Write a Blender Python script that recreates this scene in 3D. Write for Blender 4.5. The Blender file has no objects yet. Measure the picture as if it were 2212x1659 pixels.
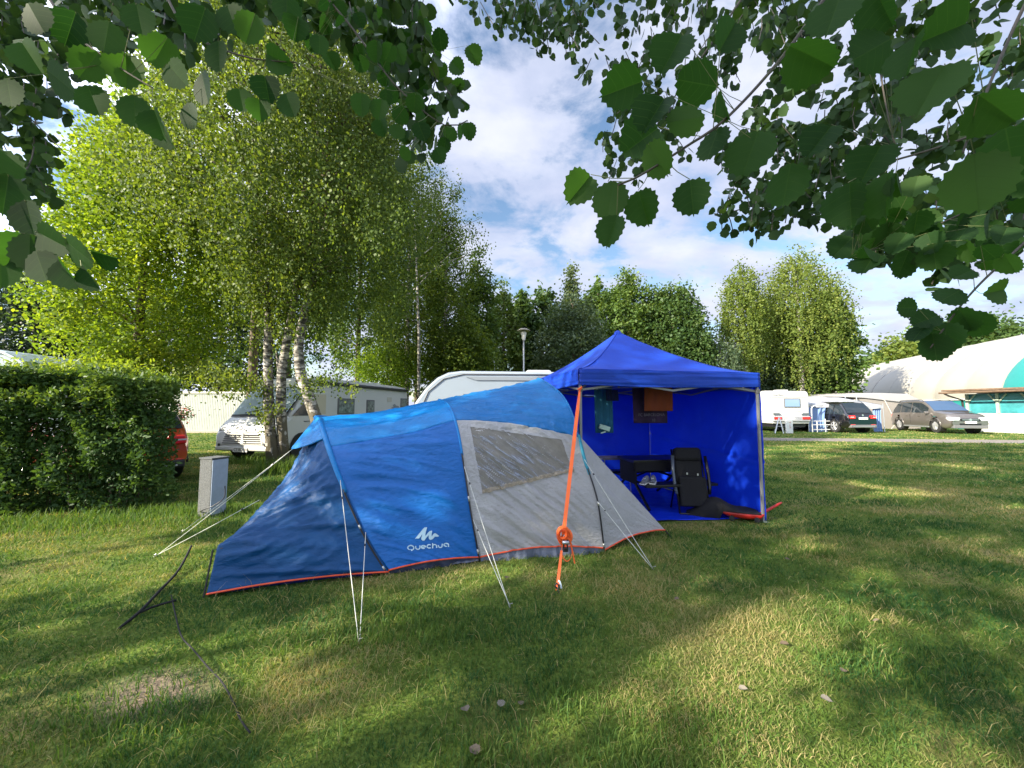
import bpy, math, random
import numpy as np
from mathutils import Vector, Matrix, noise
from mathutils.bvhtree import BVHTree
R = math.radians
rng = np.random.default_rng(7)
random.seed(7)
S = bpy.context.scene
COL = S.collection

# ---------------------------------------------------------------- camera, sky, sun, exposure
CAMH = 1.55
F, CX, CY = 800.0, 1106.0, 829.5            # focal length and centre of the 2212 px wide photograph
PITCH = math.atan(54.5 / F)
cam = bpy.data.cameras.new('camera'); cam.sensor_width = 36; cam.lens = 36 * F / 2212
cam.clip_start = 0.02; cam.clip_end = 2000
co = bpy.data.objects.new('camera', cam); COL.objects.link(co)
co.location = (0, 0, CAMH); co.rotation_euler = (math.pi / 2 + PITCH, 0, 0)
S.camera = co
SUN_EL = R(27); SUN_DIR = Vector((-0.87, -0.49, 0)).normalized()
W = bpy.data.worlds.new('World'); S.world = W; W.use_nodes = True
def nodes_of(nt):
    nt.nodes.clear(); return nt.nodes, nt.links
n, l = nodes_of(W.node_tree)
def N(n, t, **k):
    x = n.new(t)
    for a, b in k.items(): setattr(x, a, b)
    return x
def ramp(n, stops, interp='LINEAR'):
    r = n.new('ShaderNodeValToRGB'); r.color_ramp.interpolation = interp
    e = r.color_ramp.elements
    while len(e) < len(stops): e.new(0.5)
    for i, (p, c) in enumerate(stops):
        e[i].position = p; e[i].color = (c, c, c, 1) if not hasattr(c, '__len__') else (*c, 1)
    return r
sky = N(n, 'ShaderNodeTexSky', sky_type='NISHITA', sun_disc=False, sun_elevation=SUN_EL, air_density=1.3, dust_density=0.4, ozone_density=3.0)
sky.sun_rotation = math.atan2(SUN_DIR.x, SUN_DIR.y)
bg = n.new('ShaderNodeBackground'); bg.inputs[1].default_value = 0.08
l.new(sky.outputs[0], bg.inputs[0])
tc = n.new('ShaderNodeTexCoord'); sep = n.new('ShaderNodeSeparateXYZ'); l.new(tc.outputs['Generated'], sep.inputs[0])
zz = N(n, 'ShaderNodeMath', operation='MAXIMUM'); zz.inputs[1].default_value = 0.0; l.new(sep.outputs[2], zz.inputs[0])
za = N(n, 'ShaderNodeMath', operation='ADD'); za.inputs[1].default_value = 0.22; l.new(zz.outputs[0], za.inputs[0])
dx = N(n, 'ShaderNodeMath', operation='DIVIDE'); l.new(sep.outputs[0], dx.inputs[0]); l.new(za.outputs[0], dx.inputs[1])
dy = N(n, 'ShaderNodeMath', operation='DIVIDE'); l.new(sep.outputs[1], dy.inputs[0]); l.new(za.outputs[0], dy.inputs[1])
cb = n.new('ShaderNodeCombineXYZ'); l.new(dx.outputs[0], cb.inputs[0]); l.new(dy.outputs[0], cb.inputs[1])
mp = n.new('ShaderNodeMapping'); mp.inputs['Location'].default_value = (3.1, 1.7, 0.4); mp.inputs['Scale'].default_value = (1.0, 1.25, 1); l.new(cb.outputs[0], mp.inputs[0])
nz = n.new('ShaderNodeTexNoise'); nz.inputs['Scale'].default_value = 2.3; nz.inputs['Detail'].default_value = 9; nz.inputs['Roughness'].default_value = 0.6; nz.inputs['Distortion'].default_value = 0.25
l.new(mp.outputs[0], nz.inputs[0])
cm = ramp(n, [(0.39, 0.0), (0.49, 0.8), (0.60, 1.0)]); l.new(nz.outputs[0], cm.inputs[0])
nz2 = n.new('ShaderNodeTexNoise'); nz2.inputs['Scale'].default_value = 3.5; nz2.inputs['Detail'].default_value = 6; l.new(mp.outputs[0], nz2.inputs[0])
cc = ramp(n, [(0.3, (0.50, 0.56, 0.76)), (0.7, (0.76, 0.79, 0.93))]); l.new(nz2.outputs[0], cc.inputs[0])
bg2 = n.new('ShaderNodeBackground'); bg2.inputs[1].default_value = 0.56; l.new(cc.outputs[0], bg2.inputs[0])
# clouds brightened around the unseen sun, added fill light for the shaded ground
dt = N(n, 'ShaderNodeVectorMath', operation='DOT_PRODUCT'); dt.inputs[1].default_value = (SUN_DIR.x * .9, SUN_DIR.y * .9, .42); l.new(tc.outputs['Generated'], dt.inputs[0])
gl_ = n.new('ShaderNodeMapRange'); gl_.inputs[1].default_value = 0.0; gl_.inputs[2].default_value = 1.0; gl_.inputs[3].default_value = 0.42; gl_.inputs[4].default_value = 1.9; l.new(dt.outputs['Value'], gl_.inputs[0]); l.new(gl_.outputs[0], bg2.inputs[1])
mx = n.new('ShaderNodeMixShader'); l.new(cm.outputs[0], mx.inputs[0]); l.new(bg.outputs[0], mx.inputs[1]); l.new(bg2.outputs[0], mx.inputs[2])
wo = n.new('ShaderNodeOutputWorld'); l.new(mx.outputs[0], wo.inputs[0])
sl = bpy.data.lights.new('sun', 'SUN'); sl.energy = 4.8; sl.angle = R(0.45); sl.color = (1.0, 0.90, 0.72)
so = bpy.data.objects.new('sun', sl); COL.objects.link(so)
sd = Vector((SUN_DIR.x * math.cos(SUN_EL), SUN_DIR.y * math.cos(SUN_EL), math.sin(SUN_EL)))
so.rotation_euler = sd.to_track_quat('Z', 'Y').to_euler(); so.location = (0, 0, 30)
S.view_settings.view_transform = 'Standard'; S.view_settings.look = 'None'; S.view_settings.gamma = 1
S.view_settings.exposure = 1.55
S.render.engine = 'CYCLES'
S.cycles.max_bounces = 8; S.cycles.transparent_max_bounces = 12; S.cycles.diffuse_bounces = 3; S.cycles.glossy_bounces = 3; S.cycles.transmission_bounces = 5
S.cycles.sample_clamp_indirect = 6

# ---------------------------------------------------------------- helpers
def ray(x, y):
    xc = (x - CX) / F; yc = -(y - CY) / F
    return Vector((xc, math.cos(PITCH) - math.sin(PITCH) * yc, math.sin(PITCH) + math.cos(PITCH) * yc))
def P(x, y, d):                               # point seen at photo position x, y whose distance along the ground axis is d
    r = ray(x, y); return Vector((0, 0, CAMH)) + r * (d / r.y)
def G(x, y, z=0.0):                           # the same for a point on the ground
    r = ray(x, y); return Vector((0, 0, CAMH)) + r * ((z - CAMH) / r.z)

def setp(o, label=None, cat=None, group=None, kind=None):
    for k, v in (('label', label), ('category', cat), ('group', group), ('kind', kind)):
        if v: o[k] = v
    return o
def empty(name, loc, label, cat, group=None, rz=0.0):
    o = bpy.data.objects.new(name, None); COL.objects.link(o); o.location = loc; o.rotation_euler = (0, 0, rz)
    o.empty_display_size = 0.2
    return setp(o, label, cat, group)

class MB:
    def __init__(s): s.v = []; s.f = []; s.uv = None
    def add(s, vs, fs):
        b = len(s.v); s.v += [tuple(v) for v in vs]; s.f += [tuple(i + b for i in f) for f in fs]; return s
    def box(s, c, size, rz=0.0, M=None, taper=1.0):
        hx, hy, hz = size[0] / 2, size[1] / 2, size[2] / 2
        vs = [Vector((x * (taper if z > 0 else 1), y * (taper if z > 0 else 1), z)) for z in (-hz, hz) for (x, y) in ((-hx, -hy), (hx, -hy), (hx, hy), (-hx, hy))]
        Rm = M if M is not None else Matrix.Rotation(rz, 3, 'Z')
        vs = [Rm @ v + Vector(c) for v in vs]
        return s.add(vs, [(3, 2, 1, 0), (4, 5, 6, 7), (0, 1, 5, 4), (1, 2, 6, 5), (2, 3, 7, 6), (3, 0, 4, 7)])
    def tube(s, pts, r, seg=8, cap=True):
        pts = [Vector(p) for p in pts]; rs = r if hasattr(r, '__len__') else [r] * len(pts)
        ring = []; up = None
        for i, p in enumerate(pts):
            t = (pts[min(i + 1, len(pts) - 1)] - pts[max(i - 1, 0)]).normalized()
            if up is None:
                up = Vector((0, 0, 1)) if abs(t.z) < 0.9 else Vector((1, 0, 0))
            a = t.cross(up); a = a.normalized() if a.length > 1e-5 else t.orthogonal().normalized()
            up = a.cross(t).normalized()
            ring.append([p + (a * math.cos(2 * math.pi * k / seg) + up * math.sin(2 * math.pi * k / seg)) * rs[i] for k in range(seg)])
        vs = [v for rg in ring for v in rg]; fs = []
        for i in range(len(pts) - 1):
            for k in range(seg):
                a, b = i * seg + k, i * seg + (k + 1) % seg
                fs.append((a, b, b + seg, a + seg))
        if cap:
            fs.append(tuple(range(seg - 1, -1, -1))); fs.append(tuple((len(pts) - 1) * seg + k for k in range(seg)))
        return s.add(vs, fs)
    def grid(s, fn, nu, nv):
        vs = [fn(i / nu, j / nv) for j in range(nv + 1) for i in range(nu + 1)]
        fs = [(j * (nu + 1) + i, j * (nu + 1) + i + 1, (j + 1) * (nu + 1) + i + 1, (j + 1) * (nu + 1) + i) for j in range(nv) for i in range(nu)]
        return s.add(vs, fs)
    def prism(s, poly, off):                  # polygon of 3d points pushed along off
        n = len(poly); off = Vector(off); vs = [Vector(p) for p in poly] + [Vector(p) + off for p in poly]
        fs = [tuple(range(n)), tuple(range(2 * n - 1, n - 1, -1))] + [(i, i + n, (i + 1) % n + n, (i + 1) % n) for i in range(n)]
        return s.add(vs, fs)
    def lathe(s, prof, c=(0, 0, 0), seg=16, axis='Z'):
        vs = []
        for (r, z) in prof:
            for k in range(seg):
                a = 2 * math.pi * k / seg; x, y = r * math.cos(a), r * math.sin(a)
                v = {'Z': (x, y, z), 'Y': (x, z, y), 'X': (z, x, y)}[axis]
                vs.append(Vector(v) + Vector(c))
        fs = [(i * seg + k, i * seg + (k + 1) % seg, (i + 1) * seg + (k + 1) % seg, (i + 1) * seg + k) for i in range(len(prof) - 1) for k in range(seg)]
        fs.append(tuple(range(seg))); fs.append(tuple((len(prof) - 1) * seg + k for k in range(seg)))
        return s.add(vs, fs)

def obj(name, mb, mat, parent=None, smooth=False, thick=0.0, bevel=0.0, world=False, base=None, sub=0, **props):
    """links one mesh object; world=True means the vertices are in world space"""
    me = bpy.data.meshes.new(name)
    vs = mb.v
    o = bpy.data.objects.new(name, me)
    if parent is not None:
        if world:
            root = parent
            while root.parent: root = root.parent
            Mi = (Matrix.Translation(root.location) @ root.rotation_euler.to_matrix().to_4x4()).inverted()
            vs = [Mi @ Vector(v) for v in vs]
        o.parent = parent
    elif base is not None:
        vs = [Vector(v) - Vector(base) for v in vs]; o.location = base
    me.from_pydata([tuple(v) for v in vs], [], mb.f); me.update()
    me.materials.append(mat)
    if smooth:
        me.polygons.foreach_set('use_smooth', [True] * len(me.polygons))
    COL.objects.link(o)
    if bevel:
        b = o.modifiers.new('bevel', 'BEVEL'); b.width = bevel; b.segments = 2; b.limit_method = 'ANGLE'; b.angle_limit = R(35)
    if sub:
        b = o.modifiers.new('sub', 'SUBSURF'); b.levels = sub; b.render_levels = sub
    if thick:
        b = o.modifiers.new('solid', 'SOLIDIFY'); b.thickness = thick; b.offset = 0
    for k, v in props.items():
        if v: o[{'cat': 'category'}.get(k, k)] = v
    return o
def top(name, mb, mat, base, label, cat, group=None, **k):
    return setp(obj(name, mb, mat, base=base, **k), label, cat, group)

# ---- materials
def mat(name, col, rough=0.6, metal=0.0, var=0.0, vscale=3.0, bump=0.0, bscale=40.0, col2=None, coat=0.0, trans=0.0, spec=0.5, alpha=1.0, stretch=(1, 1, 1), glass=False, dirt=0.0):
    m = bpy.data.materials.new(name); m.use_nodes = True
    n, l = nodes_of(m.node_tree)
    out = n.new('ShaderNodeOutputMaterial'); b = n.new('ShaderNodeBsdfPrincipled')
    b.inputs['Base Color'].default_value = (*col, 1); b.inputs['Roughness'].default_value = rough; b.inputs['Metallic'].default_value = metal
    b.inputs['Specular IOR Level'].default_value = spec
    if coat: b.inputs['Coat Weight'].default_value = coat; b.inputs['Coat Roughness'].default_value = 0.06
    if glass: b.inputs['Transmission Weight'].default_value = 1.0; b.inputs['IOR'].default_value = 1.2
    tcn = n.new('ShaderNodeTexCoord'); mpn = n.new('ShaderNodeMapping'); mpn.inputs['Scale'].default_value = stretch; l.new(tcn.outputs['Object'], mpn.inputs[0])
    if var or col2:
        t = n.new('ShaderNodeTexNoise'); t.inputs['Scale'].default_value = vscale; t.inputs['Detail'].default_value = 6; t.inputs['Roughness'].default_value = 0.65; l.new(mpn.outputs[0], t.inputs[0])
        c2 = col2 or tuple(max(0, c * (1 - var)) for c in col); c1 = col if col2 else tuple(min(1, c * (1 + var)) for c in col)
        r = ramp(n, [(0.35, c2), (0.65, c1)]); l.new(t.outputs[0], r.inputs[0]); l.new(r.outputs[0], b.inputs['Base Color'])
    if bump:
        t = n.new('ShaderNodeTexNoise'); t.inputs['Scale'].default_value = bscale; t.inputs['Detail'].default_value = 5; l.new(mpn.outputs[0], t.inputs[0])
        bp = n.new('ShaderNodeBump'); bp.inputs['Strength'].default_value = bump; bp.inputs['Distance'].default_value = 0.02; l.new(t.outputs[0], bp.inputs['Height']); l.new(bp.outputs[0], b.inputs['Normal'])
    last = b
    if trans:
        tr = n.new('ShaderNodeBsdfTranslucent'); tr.inputs[0].default_value = (*[min(1, c * 1.5) for c in col], 1)
        mxx = n.new('ShaderNodeMixShader'); mxx.inputs[0].default_value = trans; l.new(b.outputs[0], mxx.inputs[1]); l.new(tr.outputs[0], mxx.inputs[2]); last = mxx
        if bump: l.new(bp.outputs[0], tr.inputs['Normal'])
    if alpha < 1:
        tp = n.new('ShaderNodeBsdfTransparent'); mxx = n.new('ShaderNodeMixShader'); mxx.inputs[0].default_value = alpha; l.new(tp.outputs[0], mxx.inputs[1]); l.new(last.outputs[0], mxx.inputs[2]); last = mxx
    l.new(last.outputs[0], out.inputs[0])
    return m

def leafmat(name, c_dark, c_mid, c_light, trans=0.35, rough=0.5, tcol=None, veins=False):
    m = bpy.data.materials.new(name); m.use_nodes = True
    n, l = nodes_of(m.node_tree)
    out = n.new('ShaderNodeOutputMaterial'); at = n.new('ShaderNodeAttribute'); at.attribute_name = 'tint'
    r = ramp(n, [(0.0, c_dark), (0.5, c_mid), (1.0, c_light)]); l.new(at.outputs['Fac'], r.inputs[0])
    colout = r.outputs[0]
    b = n.new('ShaderNodeBsdfPrincipled'); b.inputs['Roughness'].default_value = rough; b.inputs['Specular IOR Level'].default_value = 0.10 if veins else 0.2
    if veins:
        uv = n.new('ShaderNodeUVMap'); sp = n.new('ShaderNodeSeparateXYZ'); l.new(uv.outputs[0], sp.inputs[0])
        ax = N(n, 'ShaderNodeMath', operation='ABSOLUTE'); l.new(sp.outputs[0], ax.inputs[0])
        mid = N(n, 'ShaderNodeMath', operation='LESS_THAN'); mid.inputs[1].default_value = 0.012; l.new(ax.outputs[0], mid.inputs[0])
        q = N(n, 'ShaderNodeMath', operation='MULTIPLY_ADD'); q.inputs[1].default_value = -0.75; pw = N(n, 'ShaderNodeMath', operation='POWER'); pw.inputs[1].default_value = 1.35; l.new(ax.outputs[0], pw.inputs[0]); l.new(pw.outputs[0], q.inputs[0]); l.new(sp.outputs[1], q.inputs[2])
        q2 = N(n, 'ShaderNodeMath', operation='MULTIPLY'); q2.inputs[1].default_value = 5.0; l.new(q.outputs[0], q2.inputs[0])
        fr = N(n, 'ShaderNodeMath', operation='FRACT'); l.new(q2.outputs[0], fr.inputs[0])
        ls = N(n, 'ShaderNodeMath', operation='LESS_THAN'); ls.inputs[1].default_value = 0.05; l.new(fr.outputs[0], ls.inputs[0])
        mxv = N(n, 'ShaderNodeMath', operation='MAXIMUM'); l.new(mid.outputs[0], mxv.inputs[0]); l.new(ls.outputs[0], mxv.inputs[1])
        mc = N(n, 'ShaderNodeMix', data_type='RGBA'); hf = N(n, 'ShaderNodeMath', operation='MULTIPLY'); hf.inputs[1].default_value = 0.6; l.new(mxv.outputs[0], hf.inputs[0]); l.new(hf.outputs[0], mc.inputs[0]); l.new(r.outputs[0], mc.inputs[6]); mc.inputs[7].default_value = (c_light[0] * .9, c_light[1] * .9, c_light[2] * .9, 1)
        colout = mc.outputs[2]
    l.new(colout, b.inputs['Base Color'])
    tr = n.new('ShaderNodeBsdfTranslucent')
    g = N(n, 'ShaderNodeMix', data_type='RGBA', blend_type='MULTIPLY'); g.inputs[0].default_value = 1; l.new(colout, g.inputs[6]); g.inputs[7].default_value = (*(tcol or (1.9, 1.7, 0.6)), 1)
    l.new(g.outputs[2], tr.inputs[0])
    mxx = n.new('ShaderNodeMixShader'); mxx.inputs[0].default_value = trans; l.new(b.outputs[0], mxx.inputs[1]); l.new(tr.outputs[0], mxx.inputs[2])
    l.new(mxx.outputs[0], out.inputs[0])
    return m

# ---- many small faces
QUAD = np.array([(0, 0, 0), (0.5, 0.45, 0.06), (0, 1.0, 0), (-0.5, 0.45, 0.06)], float)
HEX = np.array([(0, 0, 0), (0.38, 0.22, 0.04), (0.42, 0.6, 0.03), (0, 1.0, -0.03), (-0.42, 0.6, 0.03), (-0.38, 0.22, 0.04)], float)
def aspen_shape(nt=9):
    pts = [(0.0, 0.0, 0.0)]
    for side in (1, -1):
        seq = []
        for i in range(nt):
            for k in (0, 1):
                t = (i + 0.5 * k + 0.35) / nt
                a = math.pi * t
                rr = 0.5 * (1.0 + ((0.07 if k == 0 else -0.045) + .02 * math.sin(i * 2.7 + side)))
                x = math.sin(a) * rr * (1.02 if t < .6 else 1.0); y = 0.5 - math.cos(a) * rr * 1.0
                if y < 0.12: y = y * 0.9 + 0.01
                seq.append((side * x, y, 0.10 * abs(x)))
        if side == 1: pts += seq + [(0, 1.06, 0.0)]
        else: pts += seq[::-1]
    return np.array(pts, float)
_A = aspen_shape(9); _A[:, 2] = .16 * np.abs(_A[:, 0]) ** .8 - .22 * (_A[:, 1] - .4) ** 2
_tip = int(np.argmax(_A[:, 1])); ASPEN_R = _A[:_tip + 1]; ASPEN_L = np.concatenate([_A[_tip:], _A[:1]])
ASPEN_S = np.array([(0, 0, 0), (0.3, 0.08, .03), (0.5, 0.3, .06), (0.44, 0.45, .05), (0.5, 0.6, .05), (0.34, 0.8, .03), (0, 1.05, 0), (-0.34, 0.8, .03), (-0.5, 0.6, .05), (-0.44, 0.45, .05), (-0.5, 0.3, .06), (-0.3, 0.08, .03)], float)
def unit(a): return a / np.maximum(np.linalg.norm(a, axis=-1, keepdims=True), 1e-9)
def leaf_arrays(C, size, axis, normal, shape, roll=None):
    y = unit(axis); z = unit(normal - (normal * y).sum(-1, keepdims=True) * y); x = np.cross(y, z)
    K = len(shape)
    if roll is not None:                      # roll = (width, curl) factors for every leaf
        x = x * roll[0][:, None]; z = z * roll[1][:, None]
    V = C[:, None, :] + size[:, None, None] * (shape[None, :, 0, None] * x[:, None] + shape[None, :, 1, None] * y[:, None] + shape[None, :, 2, None] * z[:, None])
    return V.reshape(-1, 3), K
def mass(name, V, K, tint, material, parent=None, base=(0, 0, 0), uv=None, **props):
    """one mesh of many K-sided leaves"""
    me = bpy.data.meshes.new(name); nv = len(V); nf = nv // K
    V = V - np.array(base)[None]
    me.vertices.add(nv); me.vertices.foreach_set('co', V.astype(np.float32).ravel())
    me.loops.add(nv); me.loops.foreach_set('vertex_index', np.arange(nv, dtype=np.int32))
    me.polygons.add(nf); me.polygons.foreach_set('loop_start', (np.arange(nf) * K).astype(np.int32)); 
    try: me.polygons.foreach_set('loop_total', np.full(nf, K, np.int32))
    except Exception: pass
    at = me.attributes.new('tint', 'FLOAT', 'FACE'); at.data.foreach_set('value', np.clip(tint, 0, 1).astype(np.float32))
    if uv is not None:
        u = me.uv_layers.new(name='UVMap'); u.data.foreach_set('uv', np.tile(uv, (nf, 1)).astype(np.float32).ravel())
    me.update(calc_edges=True); me.materials.append(material)
    o = bpy.data.objects.new(name, me)
    if parent is not None: o.parent = parent
    else: o.location = base
    COL.objects.link(o)
    for k, v in props.items(): o[k] = v
    return o
def rdir(n): return unit(rng.normal(size=(n, 3)))

# value noise in numpy, for scattering
_perm = rng.random((256, 256))
def vnoise(x, y):
    xi = np.floor(x).astype(int); yi = np.floor(y).astype(int); fx = x - xi; fy = y - yi
    fx = fx * fx * (3 - 2 * fx); fy = fy * fy * (3 - 2 * fy); g = lambda a, b: _perm[a % 256, b % 256]
    return (g(xi, yi) * (1 - fx) + g(xi + 1, yi) * fx) * (1 - fy) + (g(xi, yi + 1) * (1 - fx) + g(xi + 1, yi + 1) * fx) * fy
def fbm(x, y, o=4):
    s = 0; a = 0.5; t = 0
    for i in range(o): s = s + a * vnoise(x * 2 ** i + 17 * i, y * 2 ** i + 9 * i); t += a; a *= 0.5
    return s / t

# ---- materials used in several places
M_white = mat('white_paint', (0.62, 0.62, 0.60), 0.35, coat=0.3, var=0.05, vscale=1.5)
M_black = mat('black_plastic', (0.012, 0.012, 0.014), 0.45)
M_rubber = mat('tyre_rubber', (0.02, 0.02, 0.02), 0.85)
M_glassdark = mat('dark_glass', (0.02, 0.028, 0.035), 0.06, spec=0.9)
M_glassblue = mat('window_glass', (0.04, 0.08, 0.15), 0.12, spec=0.6)
M_metal = mat('pale_metal', (0.55, 0.57, 0.58), 0.35, metal=0.8)
M_rim = mat('alloy_rim', (0.6, 0.6, 0.62), 0.3, metal=0.7)
M_red = mat('tail_lamp_red', (0.65, 0.02, 0.015), 0.15, spec=0.8)
M_headl = mat('headlamp_glass', (0.55, 0.58, 0.6), 0.08, spec=0.9)
M_grey = mat('grey_plastic', (0.13, 0.13, 0.135), 0.5)
M_cord = mat('pale_cord', (0.55, 0.56, 0.5), 0.7)
M_bark = mat('brown_bark', (0.10, 0.075, 0.05), 0.9, var=0.4, vscale=9, bump=0.6, bscale=22)
def birch_bark():
    m = bpy.data.materials.new('birch_bark'); m.use_nodes = True; n, l = nodes_of(m.node_tree)
    out = n.new('ShaderNodeOutputMaterial'); b = n.new('ShaderNodeBsdfPrincipled'); b.inputs['Roughness'].default_value = 0.8
    t = n.new('ShaderNodeTexCoord'); mp = n.new('ShaderNodeMapping'); mp.inputs['Scale'].default_value = (1.6, 1.6, 5.5); l.new(t.outputs['Object'], mp.inputs[0])
    z = n.new('ShaderNodeTexNoise'); z.inputs['Scale'].default_value = 2.2; z.inputs['Detail'].default_value = 5; z.inputs['Roughness'].default_value = 0.7; z.inputs['Distortion'].default_value = 0.6; l.new(mp.outputs[0], z.inputs[0])
    r = ramp(n, [(0.44, (0.04, 0.036, 0.03)), (0.51, (0.22, 0.20, 0.17)), (0.58, (0.42, 0.40, 0.36)), (0.8, (0.52, 0.50, 0.46))]); l.new(z.outputs[0], r.inputs[0])
    mp2 = n.new('ShaderNodeMapping'); mp2.inputs['Scale'].default_value = (5, 5, 2.0); l.new(t.outputs['Object'], mp2.inputs[0])
    z2 = n.new('ShaderNodeTexNoise'); z2.inputs['Scale'].default_value = 2.0; z2.inputs['Detail'].default_value = 6; l.new(mp2.outputs[0], z2.inputs[0])
    sp = n.new('ShaderNodeSeparateXYZ'); l.new(t.outputs['Object'], sp.inputs[0])
    mr = n.new('ShaderNodeMapRange'); mr.inputs[1].default_value = 0.0; mr.inputs[2].default_value = 2.6; mr.inputs[3].default_value = 0.66; mr.inputs[4].default_value = 0.30; l.new(sp.outputs[2], mr.inputs[0])
    lt = N(n, 'ShaderNodeMath', operation='LESS_THAN'); l.new(z2.outputs[0], lt.inputs[0]); l.new(mr.outputs[0], lt.inputs[1])
    mx = N(n, 'ShaderNodeMix', data_type='RGBA'); l.new(lt.outputs[0], mx.inputs[0]); l.new(r.outputs[0], mx.inputs[6]); mx.inputs[7].default_value = (0.11, 0.095, 0.06, 1)
    l.new(mx.outputs[2], b.inputs['Base Color'])
    bp = n.new('ShaderNodeBump'); bp.inputs['Strength'].default_value = 0.7; bp.inputs['Distance'].default_value = 0.03; l.new(z2.outputs[0], bp.inputs['Height']); l.new(bp.outputs[0], b.inputs['Normal'])
    l.new(b.outputs[0], out.inputs[0]); return m
M_birch = birch_bark()

# ---------------------------------------------------------------- ground, path, grass
PATCHES = [(G(330, 1500), 0.42, 0.22), (G(1065, 1415), 0.30, 0.16), (G(1490, 1300), 0.28, 0.12), (G(1620, 1420), 0.3, 0.16), (G(1740, 1265), 0.45, 0.2), (G(1350, 1490), 0.22, 0.1), (G(1620, 1585), 0.26, 0.12), (G(1985, 1250), 0.6, 0.25), (G(990, 1560), 0.2, 0.09), (G(1180, 1560), 0.16, .08), (G(190, 1360), .3, .14)]
DRYP = PATCHES[1:]; PATCHES = PATCHES[:1]
def ground_mat():
    m = bpy.data.materials.new('lawn_soil'); m.use_nodes = True; n, l = nodes_of(m.node_tree)
    out = n.new('ShaderNodeOutputMaterial'); b = n.new('ShaderNodeBsdfPrincipled'); b.inputs['Roughness'].default_value = 0.95; b.inputs['Specular IOR Level'].default_value = 0.1
    t = n.new('ShaderNodeTexCoord')
    a = n.new('ShaderNodeTexNoise'); a.inputs['Scale'].default_value = 0.9; a.inputs['Detail'].default_value = 8; a.inputs['Roughness'].default_value = 0.7; l.new(t.outputs['Object'], a.inputs[0])
    f = n.new('ShaderNodeTexNoise'); f.inputs['Scale'].default_value = 45; f.inputs['Detail'].default_value = 6; l.new(t.outputs['Object'], f.inputs[0])
    r = ramp(n, [(0.32, (0.07, 0.12, 0.02)), (0.5, (0.12, 0.17, 0.03)), (0.68, (0.20, 0.18, 0.065))]); l.new(a.outputs[0], r.inputs[0])
    r2 = ramp(n, [(0.3, 0.45), (0.7, 1.25)]); l.new(f.outputs[0], r2.inputs[0])
    mu = N(n, 'ShaderNodeMix', data_type='RGBA', blend_type='MULTIPLY'); mu.inputs[0].default_value = 1; l.new(r.outputs[0], mu.inputs[6]); l.new(r2.outputs[0], mu.inputs[7])
    col = mu.outputs[2]
    for (c, rx, ry) in PATCHES:
        mp = n.new('ShaderNodeMapping'); mp.inputs['Location'].default_value = (-c.x / rx, -c.y / ry, 0); mp.inputs['Scale'].default_value = (1 / rx, 1 / ry, 0); l.new(t.outputs['Object'], mp.inputs[0])
        ad = N(n, 'ShaderNodeVectorMath', operation='LENGTH'); l.new(mp.outputs[0], ad.inputs[0])
        sm = N(n, 'ShaderNodeMath', operation='MULTIPLY_ADD'); sm.inputs[1].default_value = 1.4; sm.inputs[2].default_value = -0.7; l.new(a.outputs[0], sm.inputs[0])
        sm2 = N(n, 'ShaderNodeMath', operation='ADD'); l.new(ad.outputs['Value'], sm2.inputs[0]); l.new(sm.outputs[0], sm2.inputs[1])
        mr = n.new('ShaderNodeMapRange'); mr.inputs[1].default_value = 0.35; mr.inputs[2].default_value = 1.1; mr.inputs[3].default_value = 1; mr.inputs[4].default_value = 0; l.new(sm2.outputs[0], mr.inputs[0])
        k = N(n, 'ShaderNodeMix', data_type='RGBA'); l.new(mr.outputs[0], k.inputs[0]); l.new(col, k.inputs[6]); k.inputs[7].default_value = (0.19, 0.15, 0.105, 1); col = k.outputs[2]
    l.new(col, b.inputs['Base Color'])
    bp = n.new('ShaderNodeBump'); bp.inputs['Strength'].default_value = 0.8; bp.inputs['Distance'].default_value = 0.03; l.new(f.outputs[0], bp.inputs['Height']); l.new(bp.outputs[0], b.inputs['Normal'])
    l.new(b.outputs[0], out.inputs[0]); return m
mb = MB().grid(lambda u, v: ((u - 0.5) * 900, -120 + v * 900, 0), 30, 30)
setp(obj('ground', mb, ground_mat()), kind='structure')
M_path = mat('gravel', (0.20, 0.175, 0.15), 0.95, var=0.3, vscale=6, bump=0.7, bscale=60)
PP = [(4, 20.8), (9, 20.0), (13, 19.4), (18, 18.7), (24, 17.9), (32, 16.6), (44, 14.6)]
vs = []
for i, (x, y) in enumerate(PP):
    for k in (-1, 1): vs.append((x, y + k * (1.05 + .05 * math.sin(i * 2.1)), 0.006))
mb = MB().add(vs, [(2 * i, 2 * i + 2, 2 * i + 3, 2 * i + 1) for i in range(len(PP) - 1)])
setp(obj('path', mb, M_path), kind='structure')
def path_y(x): return np.interp(x, [p[0] for p in PP], [p[1] for p in PP])

def blades(Pxy, h, w, lean, tint, base_z=0.0):
    n = len(Pxy); a = rng.random(n) * 2 * np.pi; d = np.stack([np.cos(a), np.sin(a), np.zeros(n)], 1); s = np.stack([-np.sin(a), np.cos(a), np.zeros(n)], 1)
    la = rng.random(n) * 2 * np.pi; ld = np.stack([np.cos(la), np.sin(la), np.zeros(n)], 1) * lean[:, None]
    B = np.column_stack([Pxy, np.full(n, base_z)]); up = np.array([0, 0, 1.0])
    m = B + up * (h * 0.55)[:, None] + ld * (h * 0.35)[:, None]; t = B + up * (h * np.sqrt(np.maximum(0.05, 1 - .45 * lean ** 2)))[:, None] * .95 + ld * (h * 1.0)[:, None]
    m1, m2, tw = m - s * (w * .42)[:, None], m + s * (w * .42)[:, None], s * (w * .06)[:, None]
    V = np.stack([B - s * (w / 2)[:, None], B + s * (w / 2)[:, None], m2, m1, m1, m2, t + tw, t - tw], 1)
    return V.reshape(-1, 3), 4
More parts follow.
